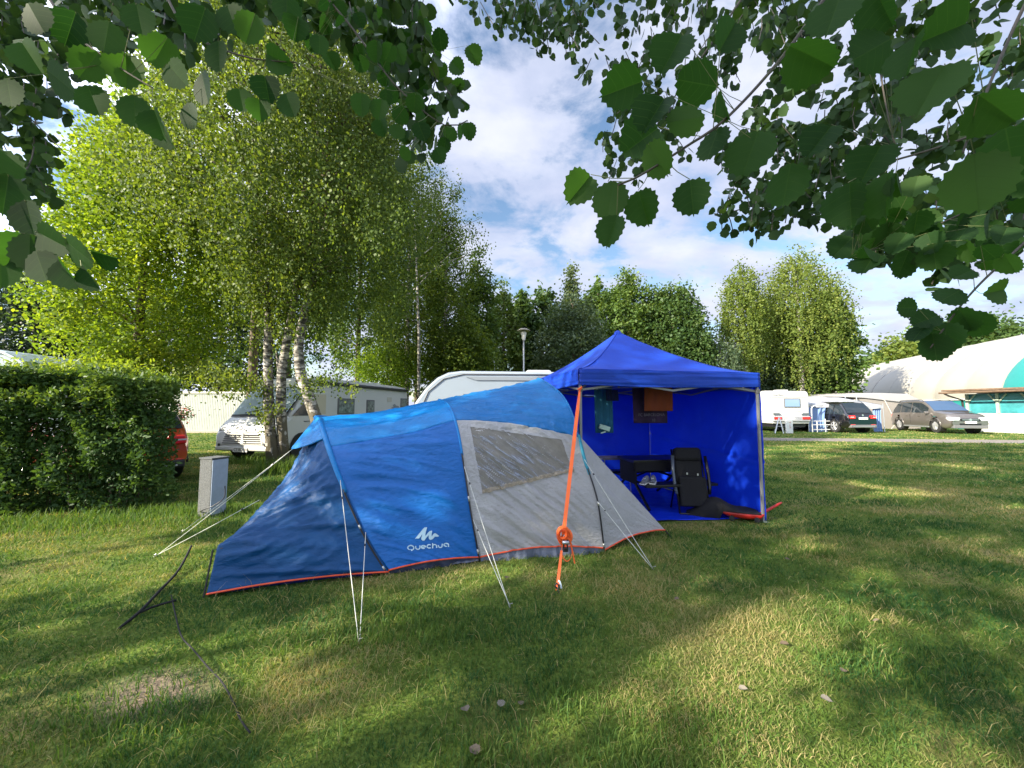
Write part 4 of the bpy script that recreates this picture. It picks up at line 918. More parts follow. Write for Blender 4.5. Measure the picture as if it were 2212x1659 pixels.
    for s in (-1, 1):
        mbq = MB().box((xr + .08, s * (width(xr) - .19), bz - .03), (.26, .32, .18), taper=.9); 
        tl = obj('tail_lamp', mbq, M_red, root, bevel=.03); obj('lamp_strip', MB().box((xr - .045, s * (width(xr) - .14), bz - .03), (.01, .2, .03)), M_headl, tl)
        obj('reflector', MB().box((xr + .0, s * (width(xr) - .2), .46), (.04, .26, .04)), M_red, root, bevel=.01)
        hz = interp(prof_top, xf - .05) - .03
        h = obj('headlight', MB().box((xf - .16, s * (width(xf) - .16), hz - .05), (.40, .42, .17), M=Matrix.Rotation(s * -.25, 3, 'Z')), M_headl, root, bevel=.04)
        obj('fog_lamp', MB().box((xf - .04, s * (width(xf) - .2), .44), (.08, .22, .07)), M_black, root, bevel=.015)
    obj('bumper', MB().box((xr + .06, 0, z0 + .12), (.22, Wd * .80, .16)), lowcol, root, bevel=.03)
    obj('bumper_trim', MB().box((xr - .045, 0, z0 + .09), (.04, Wd * .66, .035)), M_metal, root, bevel=.01)
    obj('bumper', MB().box((xf - .08, 0, z0 + .10), (.22, Wd * .80, .16)), lowcol, root, bevel=.03)
    gr = obj('grille', MB().box((xf - .02, 0, .46), (.06, Wd * .50, .15)).box((xf - .0, 0, .70), (.05, Wd * .46, .12)), M_black, root, bevel=.01)
    obj('grille_bar', MB().box((xf + .028, 0, .70), (.01, Wd * .38, .018)).box((xf + .028, 0, .735), (.01, Wd * .38, .012)), M_metal, gr)
    em = obj('emblem', MB().lathe([(.045, 0), (.06, 0), (.06, .012), (.045, .012)], (xf + .03, 0, .71), 18, 'X'), M_metal, root)
    obj('emblem', MB().lathe([(.001, 0), (.05, 0), (.05, .012), (.001, .012)], (xr - .01, 0, bz + .07), 18, 'X'), M_metal, root)
    if plate_r: obj('number_plate', MB().box((xr - .03, 0, bz - .10), (.012, .52, .115)), M_white, root)
    if plate_f: obj('number_plate', MB().box((xf + .04, 0, .585), (.012, .52, .115)), M_white, root)
    obj('wiper', MB().tube([(gh[0] - .01, -.05, bz + .10), (gh[0] + .03, .3, bz + .15)], .010, 5), M_black, root)
    return body
def paint(name, c, metal=.6, rough=.28): return mat(name, c, rough, metal=metal, coat=1.0)
# grey SUV, nose to the right and towards the camera
gy = G(1990, 930)
suv_top = [(-2.38, .86), (-2.30, .98), (-2.22, 1.05), (-2.05, 1.30), (-1.72, 1.66), (-1.2, 1.715), (-.3, 1.72), (.30, 1.68), (.85, 1.40), (1.28, 1.12), (1.7, 1.06), (2.12, .98), (2.30, .86), (2.38, .72)]
suv_belt = [(-2.38, .82), (-2.2, .98), (-1.0, 1.02), (.6, 1.00), (1.28, .98), (2.1, .88), (2.38, .66)]
c_ = empty('parked_car', (29.1, 25.6, 0), 'taupe grey estate SUV seen from its front corner by the white base of the hall', 'car', 'cars parked by the air hall', R(-105))
car(c_, paint('taupe_metallic', (.17, .155, .145), .5, .3), 4.75, 1.92, suv_top, suv_belt, (-2.22, -1.72, .30, 1.28), wr=.37, wx=(1.42, -1.43), plate_f=1)
c_.scale = (1.1, 1.1, 1.26)
# black SUV, tail towards the camera
c_ = empty('parked_car', (22.6, 26.4, 0), 'black SUV seen from behind with red tail lamps beside the white awning', 'car', 'cars parked by the air hall', R(89))
car(c_, paint('black_gloss', (.008, .008, .010), .2, .15), 4.55, 1.86, [(a * .955, b * .985) for a, b in suv_top], [(a * .955, b * .985) for a, b in suv_belt], (-2.12, -1.62, .28, 1.2), wr=.37, wx=(1.36, -1.36), plate_r=1)
c_.scale = (1.1, 1.1, 1.2)
# orange car behind the hedge
oc = G(385, 1052)
c_ = empty('parked_car', (-9.3, 8.5, 0), 'orange red car mostly hidden behind the hedge with its tail sticking out', 'car', None, R(150))
hb_top = [(-2.05, .80), (-1.98, .98), (-1.90, 1.05), (-1.70, 1.25), (-1.45, 1.45), (-.9, 1.50), (.1, 1.50), (.5, 1.40), (1.12, 1.05), (1.75, .95), (2.0, .80), (2.05, .66)]
hb_belt = [(-2.05, .76), (-1.9, .96), (-.8, .96), (1.1, .93), (1.8, .84), (2.05, .6)]
car(c_, paint('orange_red_metallic', (.55, .07, .02), .4, .3), 4.1, 1.8, hb_top, hb_belt, (-1.90, -1.45, .1, 1.12), clad=False, lowcol=mat('black_lower_cladding', (.02, .02, .022), .5), wr=.34, wx=(1.25, -1.25), rails=False, plate_r=1)
c_.scale = (1.05,) * 3

# motorhome
def extr_profile(poly, y0, y1):               # side outline (x,z) between two widths
    return MB().prism([(x, y0, z) for x, z in poly], (0, y1 - y0, 0))
mF = G(560, 1000)
MH = empty('motorhome', (-7.66, 12.05, 0), 'white integrated motorhome with slatted grille and large windscreen behind the birches', 'motorhome', rz=R(-103))
# local x forward (towards the viewer), y to the vehicle's left
ML, MW, MHt = 7.2, 2.25, 2.62
def mh_body():
    st = [(-6.4, 2.45, .40, 1.0), (-6.35, 2.58, .38, 1.0), (-5.5, 2.62, .36, 1), (-.9, 2.62, .36, 1), (-.45, 2.52, .36, 1), (-.1, 2.22, .36, 1), (.25, 1.78, .36, .995), (.55, 1.38, .35, .985), (.78, 1.22, .34, .97), (.98, 1.05, .33, .93), (1.10, .86, .32, .88), (1.14, .62, .34, .84), (1.12, .42, .36, .82)]
    vs = []; m_ = 0
    for (x, zt, zb_, wf) in st:
        w = MW / 2 * wf; rg = [(w * .97, zb_), (w, zb_ + (zt - zb_) * .2), (w, zb_ + (zt - zb_) * .85), (w * .97, zt - .04), (w * .88, zt), (0, zt + .02)]
        rg2 = [(y, z) for y, z in rg] + [(-y, z) for y, z in rg[-2::-1]]; m_ = len(rg2); vs += [Vector((x, y, z)) for y, z in rg2]
    n_ = len(st); fs = [(i * m_ + j, i * m_ + j + 1, (i + 1) * m_ + j + 1, (i + 1) * m_ + j) for i in range(n_ - 1) for j in range(m_ - 1)]
    fs += [tuple(range(m_)), tuple((n_ - 1) * m_ + k for k in range(m_ - 1, -1, -1))] + [(i * m_, (i + 1) * m_, (i + 1) * m_ + m_ - 1, i * m_ + m_ - 1) for i in range(n_ - 1)]
    return MB().add(vs, fs)
M_mh = mat('motorhome_white', (.62, .62, .60), .3, coat=.4)
obj('body', mh_body(), M_mh, MH, smooth=False, bevel=.02)
def mhs(u, v, off):                           # windscreen surface
    x = -.13 + .80 * v; z = 2.24 - (2.24 - 1.29) * v; w = MW / 2 * (.97 - .05 * v) - .06; y = (u * 2 - 1) * w
    return Vector((x + off * .8, y, z + off + .02 * (1 - (y / w) ** 2)))
ws = obj('windscreen', MB().grid(lambda u, v: mhs(u, .04 + .90 * v, .035), 12, 8), mat('pale_windscreen', (.38, .47, .52), .08, spec=.9), MH, smooth=True)
obj('windscreen_seal', MB().grid(lambda u, v: mhs(u, v, .022) + Vector((0, (u - .5) * .05, 0)), 12, 8), M_black, MH, smooth=True)
obj('wiper', MB().tube([mhs(.25, .92, .05), mhs(.55, .80, .06)], .012, 5).tube([mhs(.75, .92, .05), mhs(.98, .80, .06)], .012, 5), M_black, MH)
g_ = obj('grille', MB().prism([(1.085, -.62, .84), (1.085, .62, .84), (1.11, .78, .52), (1.11, -.78, .52)], (.045, 0, 0)), mat('cream_grille', (.62, .62, .58), .4), MH, bevel=.008)
for k, z in enumerate((.795, .735, .675, .615, .555)):
    hwk = .60 + .11 * k / 4 * 1.0
    obj('grille_slot', MB().box((1.152, -hwk / 2 - .02, z), (.012, hwk * .92, .026)).box((1.152, hwk / 2 + .02, z), (.012, hwk * .92, .026)), M_black, g_)
for s in (-1, 1):
    h = obj('headlight', MB().prism([(1.02, s * .70, .93), (.90, s * 1.02, 1.02), (.93, s * 1.03, .86), (1.04, s * .76, .80)], (.06, s * .02, 0)), mat('dark_headlight', (.08, .10, .09), .1, spec=.9), MH, bevel=.01)
    obj('headlight_ring', MB().lathe([(.05, 0), (.07, 0), (.07, .02), (.05, .02)], (1.06, s * .86, .91), 14, 'X'), M_metal, h)
    obj('fog_lamp', MB().lathe([(.001, 0), (.04, 0), (.04, .03), (.001, .03)], (1.12, s * .84, .50), 12, 'X'), M_black, MH)
obj('bumper', MB().box((1.10, 0, .40), (.14, 1.9, .12)), M_mh, MH, bevel=.03)
pl = obj('number_plate', MB().box((1.185, .0, .37), (.012, .52, .13)), M_white, MH)
tm = text_mb('CT 863CH', .105, facing((1.193, .02, .37), (0, 1, 0), (0, 0, 1)), .001); obj('plate_lettering', tm, M_black, pl)
tm = text_mb('LAIKA', .15, facing((1.075, 0, .975), (0, 1, 0), (-.45, 0, .9)) @ Matrix.Diagonal((1.9, .8, 1, 1)), .012); obj('bonnet_lettering', tm, mat('chrome_letters', (.75, .75, .75), .2, metal=.6), MH)
obj('bonnet_seam', MB().tube([(.80, -1.0, 1.10), (1.10, -.6, .89), (1.125, 0, .86), (1.10, .6, .89), (.80, 1.0, 1.10)], .010, 5), M_grey, MH)
for s in (-1, 1):
    yy = s * (MW / 2 + .006)
    obj('side_window', MB().prism([(-.22, yy, 2.02), (-.22, yy, 1.35), (.52, yy, 1.35)], (0, s * .012, 0)), M_glassdark, MH)
    dr = obj('door', MB().box((-.66, yy, 1.34), (.72, .03, 1.75)), M_mh, MH, bevel=.05)
    obj('door_window', MB().box((-.64, yy + s * .02, 1.72), (.46, .012, .66)), mat('cream_blind', (.55, .50, .38), .4), dr)
    for (xw, ww, hw_, zc) in ((-1.95, .86, .50, 1.66), (-3.45, .46, .46, 1.66), (-6.1, .5, .5, 1.78)):
        fr = obj('side_window', MB().box((xw, yy, zc), (ww + .08, .035, hw_ + .08)), M_grey, MH, bevel=.02); obj('pane', MB().box((xw, yy + s * .015, zc), (ww - .03, .02, hw_ - .03)), mat('reflecting_pane', (.22, .24, .22), .12, var=.6, vscale=9, spec=.9), fr)
    obj('vent', MB().box((-4.85, yy, 1.98), (.36, .02, .20)), mat('beige_vent', (.5, .48, .42), .6), MH)
    obj('awning_case', MB().tube([(-.6, yy + s * .05, 2.44), (-6.3, yy + s * .05, 2.44)], .06, 8), mat('dark_awning_case', (.05, .05, .055), .5), MH, smooth=True)
    obj('side_stripe', MB().box((-1.6, yy + s * .0, 1.17), (3.3, .012, .02)).box((-1.0, yy + s * .0, 1.05), (1.6, .014, .03), M=Matrix.Rotation(.28, 3, 'Y')), mat('dark_stripe', (.03, .03, .035), .5), MH)
    # running animal emblem with curved tail lines
    wing = [(-5.25, 1.50), (-5.45, 1.52), (-5.6, 1.62), (-5.75, 1.58), (-5.62, 1.70), (-5.40, 1.72), (-5.30, 1.80), (-5.12, 1.74), (-5.2, 1.66), (-4.98, 1.62), (-5.2, 1.56), (-5.05, 1.48)]
    mbw = MB()
    for q in fill_poly([(p[0] * 100, p[1] * 100) for p in wing], 4): mbw.add([Vector((a / 100, yy + s * .012, b / 100)) for a, b in q], [(0, 1, 2, 3)])
    obj('side_emblem', mbw, mat('grey_emblem', (.25, .27, .28), .5), MH)
    obj('side_stripe', MB().tube(catmull([(-4.9, yy + s * .01, 1.12), (-4.98, yy + s * .01, 1.36), (-5.5, yy + s * .01, 1.40), (-6.2, yy + s * .01, 1.46), (-6.35, yy + s * .01, 1.7)], 20), .010, 4), M_grey, MH)
    for wxx in (.12, -4.6):
        wheel(MH, wxx, s * (MW / 2 - .12), .34, .22, s)
        obj('wheel_arch', MB().lathe([(.001, 0), (.43, 0), (.43, s * .012), (.001, s * .012)], (wxx, yy - s * .004, .40), 20, 'Y'), M_black, MH)
for (x, z, sx) in ((-2.0, 2.68, .5), (-3.6, 2.68, .6), (-5.2, 2.70, .7)): obj('roof_vent', MB().box((x, 0, z), (sx, .5, .12)), M_white, MH, bevel=.03)

# caravans / van bodies made of one outline pushed across
def van_body(root, outline, w, mt, name='body'):
    obj(name, extr_profile(outline, -w / 2, w / 2), mt, root, bevel=.05)
# white curved nose caravan behind the tent
cv = P(905, 865, 9.2)
CVN = empty('touring_caravan', (P(1010, 850, 9.6).x + 1.35, 9.7, 0), 'white caravan with rounded nose and grey window band just behind the tent', 'caravan', rz=R(4))
ol = [(-2.6, .45), (2.6, .45), (2.6, 2.30), (2.4, 2.42), (-1.45, 2.44), (-1.75, 2.40), (-2.0, 2.28), (-2.25, 2.05), (-2.5, 1.70), (-2.62, 1.3), (-2.66, .8)]
M_cv = mat('caravan_shaded_white', (.27, .32, .37), .3, coat=.4)  # white body toned blue-grey, its shade put into the base colour
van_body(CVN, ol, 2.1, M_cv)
nose = [(-1.62, 2.425), (-1.80, 2.385), (-2.03, 2.27), (-2.27, 2.05), (-2.42, 1.83)]
obj('nose_window', MB().add([Vector((x - .012, y, z + .012)) for x, z in nose for y in (-.95, .95)], [(2 * i, 2 * i + 2, 2 * i + 3, 2 * i + 1) for i in range(4)]), mat('streaky_window', (.30, .33, .33), .15, var=.7, vscale=6, spec=.8), CVN, smooth=True)
obj('side_band', MB().prism([(-1.35, -1.06, 2.30), (.9, -1.06, 2.30), (.8, -1.06, 2.22), (-1.1, -1.06, 2.22)], (0, -.012, 0)), mat('grey_band', (.22, .25, .28), .4), CVN)
obj('side_seam', MB().tube([(-2.45, -1.062, 1.35), (-2.2, -1.062, 1.95), (-1.85, -1.062, 2.25), (-1.4, -1.062, 2.36), (2.3, -1.062, 2.36)], .012, 5), M_grey, CVN, smooth=True)
obj('side_window', MB().box((-.9, -1.06, 1.65), (1.0, .03, .5)).box((1.0, -1.06, 1.65), (.9, .03, .5)), M_glassdark, CVN, bevel=.02)
rh = obj('roof_hatch', MB().box((.45, -.2, 2.49), (.72, .6, .10), taper=.8), mat('smoked_hatch', (.35, .37, .38), .2), CVN, bevel=.03)
for wxx in (.2,): wheel(CVN, wxx, -.95, .32, .2, -1); wheel(CVN, wxx, .95, .32, .2, 1)
# camper behind the hedge
RV = empty('camper_van', (-13.1, 9.6, 0), 'pale camper roof with rounded end rising above the left hedge', 'camper', rz=R(8))
ol = [(-3.0, .45), (1.35, .45), (1.62, .9), (1.66, 1.6), (1.55, 2.3), (1.30, 2.70), (.95, 2.92), (.5, 3.00), (-3.0, 3.06)]
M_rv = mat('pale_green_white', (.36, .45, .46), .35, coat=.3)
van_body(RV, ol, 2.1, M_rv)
rim = [(1.60, -1.06, 2.25), (1.40, -1.06, 2.60), (1.0, -1.06, 2.84), (.5, -1.06, 2.91), (-3, -1.06, 2.96)]
obj('roof_trim', MB().tube(catmull(rim, 24), .035, 6), mat('silver_trim', (.6, .63, .65), .3, metal=.5), RV, smooth=True)
obj('side_window', MB().box((-.6, -1.06, 2.05), (1.3, .03, .6)), M_glassdark, RV, bevel=.03)
wheel(RV, .7, -.95, .34, .2, -1); wheel(RV, -2, -.95, .34, .2, -1)

# fence
FN = empty('metal_fence', (-14.5, 24.5, 0), 'cream corrugated metal fence behind the lawn on the left', 'fence', rz=R(0))
fx0, fx1 = -26.0, -9.0; hF = 2.62
M_fn = mat('cream_sheet', (.62, .62, .56), .5, var=.05)
n_ = int((fx1 - fx0) / .11)
mbf = MB()
vs = []
for i in range(n_ * 4 + 1):
    x = fx0 + i * .0275; k = i % 4; y = (0, .035, .035, 0)[k] if k != 0 else 0.0
    vs += [(x + 14.5, y, .08), (x + 14.5, y, hF)]
mbf.add(vs, [(2 * i, 2 * i + 2, 2 * i + 3, 2 * i + 1) for i in range(n_ * 4)]); obj('sheet_panel', mbf, M_fn, FN, thick=.004)
obj('top_rail', MB().box(((fx0 + fx1) / 2 + 14.5, 0, hF + .03), (fx1 - fx0, .12, .12)), mat('cream_rail', (.55, .53, .45), .6), FN, bevel=.01)
obj('plinth', MB().box(((fx0 + fx1) / 2 + 14.5, .01, .05), (fx1 - fx0, .12, .16)), mat('fence_plinth', (.35, .32, .26), .9), FN)
for x in np.arange(fx0, fx1, 2.4):
    obj('post', MB().box((x + 14.5, .10, hF / 2), (.08, .08, hF)), M_fn, FN)
# flower bush in front of the fence
fb = G(412, 947); fb2 = P(390, 890, 21)
FB = empty('flower_basket', (fb2.x, 21, 0), 'stand with red and white flowers in front of the cream fence', 'flowers')
obj('stand', MB().tube([(0, 0, 0), (0, 0, 1.2)], .02, 6), M_black, FB)
obj('basket', MB().lathe([(.12, 1.0), (.22, 1.2), (.2, 1.22), (.0, 1.15)], (0, 0, 0), 12), M_bark, FB)
n_ = 500; C_ = rng.normal(size=(n_, 3)) * np.array([.32, .16, .18]) + np.array([.05, 0, 1.32])
M_fl = leafmat('petals', (.65, .05, .03), (.70, .35, .30), (.8, .8, .78), trans=.2, tcol=(1, 1, 1)); M_fg = leafmat('bush_leaves', (.03, .07, .02), (.06, .12, .03), (.1, .18, .04))
V, K = leaf_arrays(C_[:200], np.full(200, .10), rdir(200), rdir(200), HEX); mass('blossom', V, K, rng.random(200), M_fl, FB)
V, K = leaf_arrays(C_[200:], np.full(300, .10), rdir(300), rdir(300), HEX); mass('foliage', V, K, rng.random(300), M_fg, FB)
g = G(600, 1000)
top('small_box', MB().box((0, 0, .04), (.16, .1, .08)), mat('orange_card', (.5, .25, .12), .8), G(565, 998), 'small orange box on the grass under the motorhome bumper', 'box', bevel=.01)

# ---------------------------------------------------------------- right side: caravan, awnings, air hall, pavilion
CB = empty('touring_caravan', (18.75, 25.0, 0), 'white caravan with blue window and wide red tail lamps right of the blue canopy', 'caravan', rz=R(-3))
CB.scale = (1, 1, 1.06)
M_cw = mat('caravan_cream', (.50, .50, .49), .35, coat=.3)
def round_rect(w, z0, z1, r, n=5):
    p = []
    for cx, cz, a0 in ((w / 2 - r, z1 - r, 0), (-w / 2 + r, z1 - r, 90)):
        p += [(cx + r * math.cos(R(a0 + 90 * k / n)), cz + r * math.sin(R(a0 + 90 * k / n))) for k in range(n + 1)]
    return p + [(-w / 2, z0), (w / 2, z0)]
obj('body', MB().prism([(x, 0, z) for x, z in round_rect(2.4, .55, 2.62, .22)], (0, 5.2, 0)), M_cw, CB, bevel=.04)
obj('underbody', MB().box((0, 2.6, .45), (2.1, 4.8, .25)), M_black, CB)
fr = obj('rear_window', MB().box((.12, -.02, 1.86), (1.06, .04, .58)), M_grey, CB, bevel=.04); obj('pane', MB().box((.12, -.04, 1.86), (.94, .03, .46)), mat('blue_reflecting_pane', (.20, .30, .45), .1, spec=.9), fr)
obj('body_seam', MB().box((0, -.005, 2.22), (2.38, .012, .018)).box((0, -.005, 1.30), (2.38, .012, .014)).box((-1.205, 2.5, 2.22), (.012, 5, .018)).box((-1.205, 2.5, 1.3), (.012, 5, .014)), M_grey, CB)
obj('rear_bumper', MB().box((0, -.04, .86), (2.4, .14, .34)), mat('pale_grey_moulding', (.38, .38, .39), .5), CB, bevel=.04)
for s in (-1, 1):
    obj('tail_lamp', MB().box((s * .92, -.13, .90), (.50, .06, .17)), M_red, CB, bevel=.03)
    obj('grab_handle', MB().prism([(s * .62, -.06, 1.10), (s * 1.16, -.06, 1.10), (s * 1.16, -.06, 1.22), (s * .78, -.06, 1.22)], (0, -.02, 0)), mat('dark_recess', (.08, .10, .11), .4), CB)
obj('number_plate', MB().box((0, -.125, .86), (.40, .02, .12)), M_white, CB)
tm = text_mb('CHATEAU', .13, facing((-.75, -.012, 2.36), (1, 0, 0), (0, 0, 1)) @ Matrix.Diagonal((1.2, 1, 1, 1)), .003); obj('lettering', tm, M_grey, CB)
for y in (1.2, 2.6, 3.8): obj('roof_vent', MB().box((.2, y, 2.68), (.7, .5, .14)), M_cw, CB, bevel=.03)
obj('hatch', MB().box((-1.21, .9, .98), (.02, .5, .5)), M_white, CB, bevel=.01)
for s in (-1, 1): wheel(CB, s * 0 , 0, .01, .01, 1) if False else None
obj('wheel', MB().lathe([(.18, -.1), (.32, -.1), (.32, .1), (.18, .1)], (-1.05, 2.6, .32), 18, 'X').lathe([(.18, -.1), (.32, -.1), (.32, .1), (.18, .1)], (1.05, 2.6, .32), 18, 'X'), M_rubber, CB)
tr = empty('metal_trestle', (P(1682, 900, 24).x, 24.0, 0), 'pale metal trestle standing in front of the red caravan lamps', 'trestle')
for a, b in (((0, 0, 1.0), (-.35, -.1, 0)), ((0, 0, 1.0), (-.12, .3, 0)), ((.05, 0, 1.0), (.12, -.2, 0)), ((.05, 0, 1.0), (.42, .1, 0))): obj('leg', MB().tube([a, b], .028, 6), M_metal, tr)
obj('crossbar', MB().tube([(-.05, 0, 1.0), (.1, 0, 1.0)], .03, 6).tube([(-.2, -.05, .45), (.25, 0, .45)], .02, 6), M_metal, tr)
sb = empty('sign_board', (P(1704, 910, 23.8).x, 23.8, 0), 'small upright white board with faint red symbols before the caravan', 'sign', rz=.1)
obj('board', MB().box((0, 0, .45), (.46, .12, .88)), M_white, sb, bevel=.03)
obj('symbols', MB().box((.0, -.064, .70), (.16, .008, .02), M=Matrix.Rotation(.5, 3, 'Y')).box((.06, -.064, .72), (.12, .008, .02), M=Matrix.Rotation(-.7, 3, 'Y')).box((0, -.064, .45), (.02, .008, .26)).box((.04, -.064, .40), (.1, .008, .02)), mat('faded_red', (.45, .15, .12), .7), sb)
# white awning beside it
AW = empty('caravan_awning', (22.6, 26.5, 0), 'white awning roof with blue curtains between the cream caravan and the black car', 'awning')
M_aw = mat('white_awning', (.44, .45, .48), .6, trans=.15); M_cur = mat('blue_curtain', (.16, .25, .45), .8, trans=.1)
def awr(u, v): return Vector((-2.3 + 5.2 * u, -1.0 + 3.4 * v, 1.93 + .55 * v - .05 * math.sin(math.pi * 3 * u) ** 2 - .12 * u * (1 - v) + .1 * math.sin(math.pi * u) * v))
obj('roof', MB().grid(awr, 20, 10), M_aw, AW, smooth=True, thick=.03)
obj('valance', MB().grid(lambda u, v: awr(u, 0) + Vector((0, -.02 + .03 * math.sin(u * 40) * v, -.20 * v)), 60, 3), M_aw, AW, smooth=True)
def cur(x0, x1, y, ph):
    return MB().grid(lambda u, v: Vector((x0 + (x1 - x0) * u * (1 - .12 * math.sin(math.pi * v)), y + .05 * math.sin(u * 26 + ph), .02 + 1.78 * v)), 30, 6)
obj('curtain', cur(-2.25, -.9, -.95, 0), M_cur, AW, smooth=True); obj('curtain', cur(2.3, 2.9, -.9, 1), M_cur, AW, smooth=True)
obj('back_wall', MB().box((.3, 2.3, 1.1), (5, .03, 2.2)), M_aw, AW)
obj('inner_curtain', cur(-.7, 1.4, .4, 2), M_aw, AW, smooth=True)
for x in (-2.28, -.2, 2.9): obj('pole', MB().tube([(x, -1, 0), (x, -1, 1.95)], .025, 6), M_metal, AW)
LF = empty('bike_rack', (20.75, 25.1, 0), 'white tubular rack standing in front of the blue awning curtain', 'rack', rz=.1)
obj('hoop', MB().tube(catmull([(-.55, 0, 0), (-.55, 0, 1.45), (-.45, 0, 1.72), (-.2, 0, 1.82), (.3, 0, 1.85)], 20), .035, 6), M_white, LF, smooth=True)
obj('hoop', MB().tube([(.42, 0, 0), (.42, 0, .9)], .03, 6).tube([(-.2, 0, 0), (-.2, 0, .75)], .03, 6), M_white, LF)
for z in (.18, .5, .75): obj('rail', MB().tube([(-.5, 0, z), (.75, 0, z)], .03, 6), M_white, LF)
# beige awning
BA = empty('tent_awning', (30.2, 29.5, 0), 'large cream awning tent with slanting sides behind the two parked cars', 'awning')
M_be = mat('cream_canvas', (.34, .31, .28), .75, trans=.1, var=.04); M_be2 = mat('pink_grey_canvas', (.50, .38, .36), .8)
def bp(x, y, d=29.5): p = P(x, y, d); return Vector((p.x - 30.2, p.y - 29.5, max(0, p.z)))
rf = [bp(1815, 857), bp(1852, 853), bp(1902, 849), bp(1962, 851), bp(1990, 865), bp(1940, 868), bp(1870, 860)]
obj('roof', MB().prism(rf, (-1.0, 3.2, .15)), mat('white_canvas', (.42, .41, .41), .7, trans=.1), BA, bevel=.03)
wl_ = [bp(1846, 862, 29.6), bp(1872, 861, 29.6), bp(1942, 868, 29.6), bp(1989, 866, 29.6), bp(1990, 940, 29.6), bp(1866, 940, 29.6)]
obj('wall', MB().prism(wl_, (-.9, 3.0, 0)), M_be, BA)
obj('window_panel', MB().prism([bp(1946, 872, 29.57), bp(1984, 870, 29.57), bp(1982, 905, 29.57), bp(1950, 905, 29.57)], (0, -.02, 0)), M_be2, BA)
obj('seam', MB().tube([bp(1900, 855, 29.5), bp(1912, 866, 29.5), bp(1930, 900, 29.5), bp(1938, 925, 29.5)], .03, 5), M_white, BA, smooth=True)
obj('dark_opening', MB().prism([bp(1828, 860, 29.8), bp(1846, 862, 29.8), bp(1852, 868, 29.8), bp(1829, 868, 29.8)], (0, .05, 0)), mat('brown_net', (.22, .19, .15), .8), BA)
for x in (1826, 1850): obj('pole', MB().tube([bp(x, 857, 29.4), bp(x, 940, 29.4)], .04, 6), M_metal, BA)
obj('guy_rope', MB().tube([bp(1966, 880, 29.2), bp(1925, 935, 29.0)], .015, 4), M_cord, BA)

# air hall
ax = Vector((.354, .935, 0)); pl_ = Vector((-.935, .354, 0)); RB = Vector((51.0, 35.4, 0))   # ridge foot near the frame edge
AH = empty('air_hall', RB, 'huge white air supported sports hall with turquoise stripes at the right edge', 'hall')
HWD, HZ, BZ = 12.6, 8.2, 2.3
M_hw = mat('white_membrane', (.33, .315, .27), .5, var=.06, vscale=.5, bump=.1, bscale=1.5); M_ht = mat('turquoise_membrane', (.025, .24, .23), .45, var=.05, vscale=.5); M_ht2 = mat('deep_turquoise_membrane', (.01, .19, .22), .45)
SEG = 3.3
def hall(a, th):                              # a metres along the axis, th 0..pi
    rib = abs(math.sin(math.pi * (a + 15.3) / SEG)) ** .7 * .16
    fade = 1.0
    end = 31.0
    if a > end - 9: fade = math.sqrt(max(0.0, 1 - ((a - (end - 9)) / 9) ** 2)) * .98 + .02
    w = (HWD + rib) * fade; h = (HZ - BZ + rib) * fade ** 1.0
    c, s_ = math.cos(th), math.sin(th)
    y = math.copysign(abs(c) ** .9, c) * w; z = BZ + (abs(s_) ** .95) * h
    return ax * a + pl_ * y + Vector((0, 0, z))
def hallpart(name, a0, a1, mt, na=None):
    na = na or max(4, int((a1 - a0) / .3)); obj(name, MB().grid(lambda u, v: hall(a0 + (a1 - a0) * u, math.pi * v), na, 48), mt, AH, smooth=True)
hallpart('white_membrane', -15.3, 31.0, M_hw, 160); hallpart('turquoise_stripe', -18.6, -15.3, M_ht); hallpart('turquoise_stripe', -25.2, -18.6, M_ht2); hallpart('white_membrane', -33, -25.2, M_hw)
obj('base_band', MB().grid(lambda u, v: hall(-33 + 63.5 * u, 0) * 1.0 - Vector((0, 0, BZ * (1 - v))), 120, 3), M_ht, AH, smooth=True)
obj('base_band', MB().grid(lambda u, v: hall(-33 + 63.5 * u, math.pi) * 1.0 - Vector((0, 0, BZ * (1 - v))), 120, 3), M_ht, AH, smooth=True)
obj('edge_rope', MB().tube([hall(-33 + 63.5 * k / 90, 0) + pl_ * .05 for k in range(91)], .07, 5), M_white, AH)
for k in range(-3, 10):
    a = k * SEG - 15.3 + 3 * SEG; obj('membrane_seam', MB().tube([hall(a, math.pi * t / 40) + Vector((0, 0, .01)) for t in range(0, 26)], .05, 4), mat('seam_grey', (.20, .19, .17), .6) if k == -3 else bpy.data.materials['seam_grey'], AH)
# pavilion
PV = empty('pavilion', (32.1, 26.2, 0), 'low white pavilion with brown eaves and turquoise tinted windows at the right edge', 'building', rz=R(-79))
M_pw = mat('white_render', (.46, .46, .44), .7, var=.03, bump=.1, bscale=20); M_pt = mat('turquoise_glazing', (.05, .25, .28), .12, spec=.8, var=.25, vscale=1.2); M_br = mat('brown_timber', (.12, .075, .045), .7, var=.3, vscale=8)
obj('wall', MB().box((8, 1.0, .64), (16, 2, 1.28)), M_pw, PV, bevel=.01)
obj('wall_ledge', MB().box((8, -.03, 1.0), (16.1, .05, .03)), M_pw, PV)
gl = obj('glazing', MB().box((8, 1.0, 1.95), (15.9, 1.9, 1.32)), M_pt, PV)
M_cp = mat('pale_green_post', (.42, .50, .40), .7)
for k, x in enumerate(np.arange(.06, 16.1, 1.45)):
    ps = obj('window_post', MB().box((x, -.005, 1.95), (.13, .13, 1.33)), M_cp, PV)
    for s in (-1, 1):
        if 0 < x + s * .3 < 16: obj('brace', MB().tube([(x, -.02, 1.95), (x + s * .42, -.02, 2.58)], .05, 5), M_cp, ps)
rfm = obj('roof', MB().box((8, .6, 2.86), (17.2, 3.6, .12)), M_br, PV, bevel=.01)
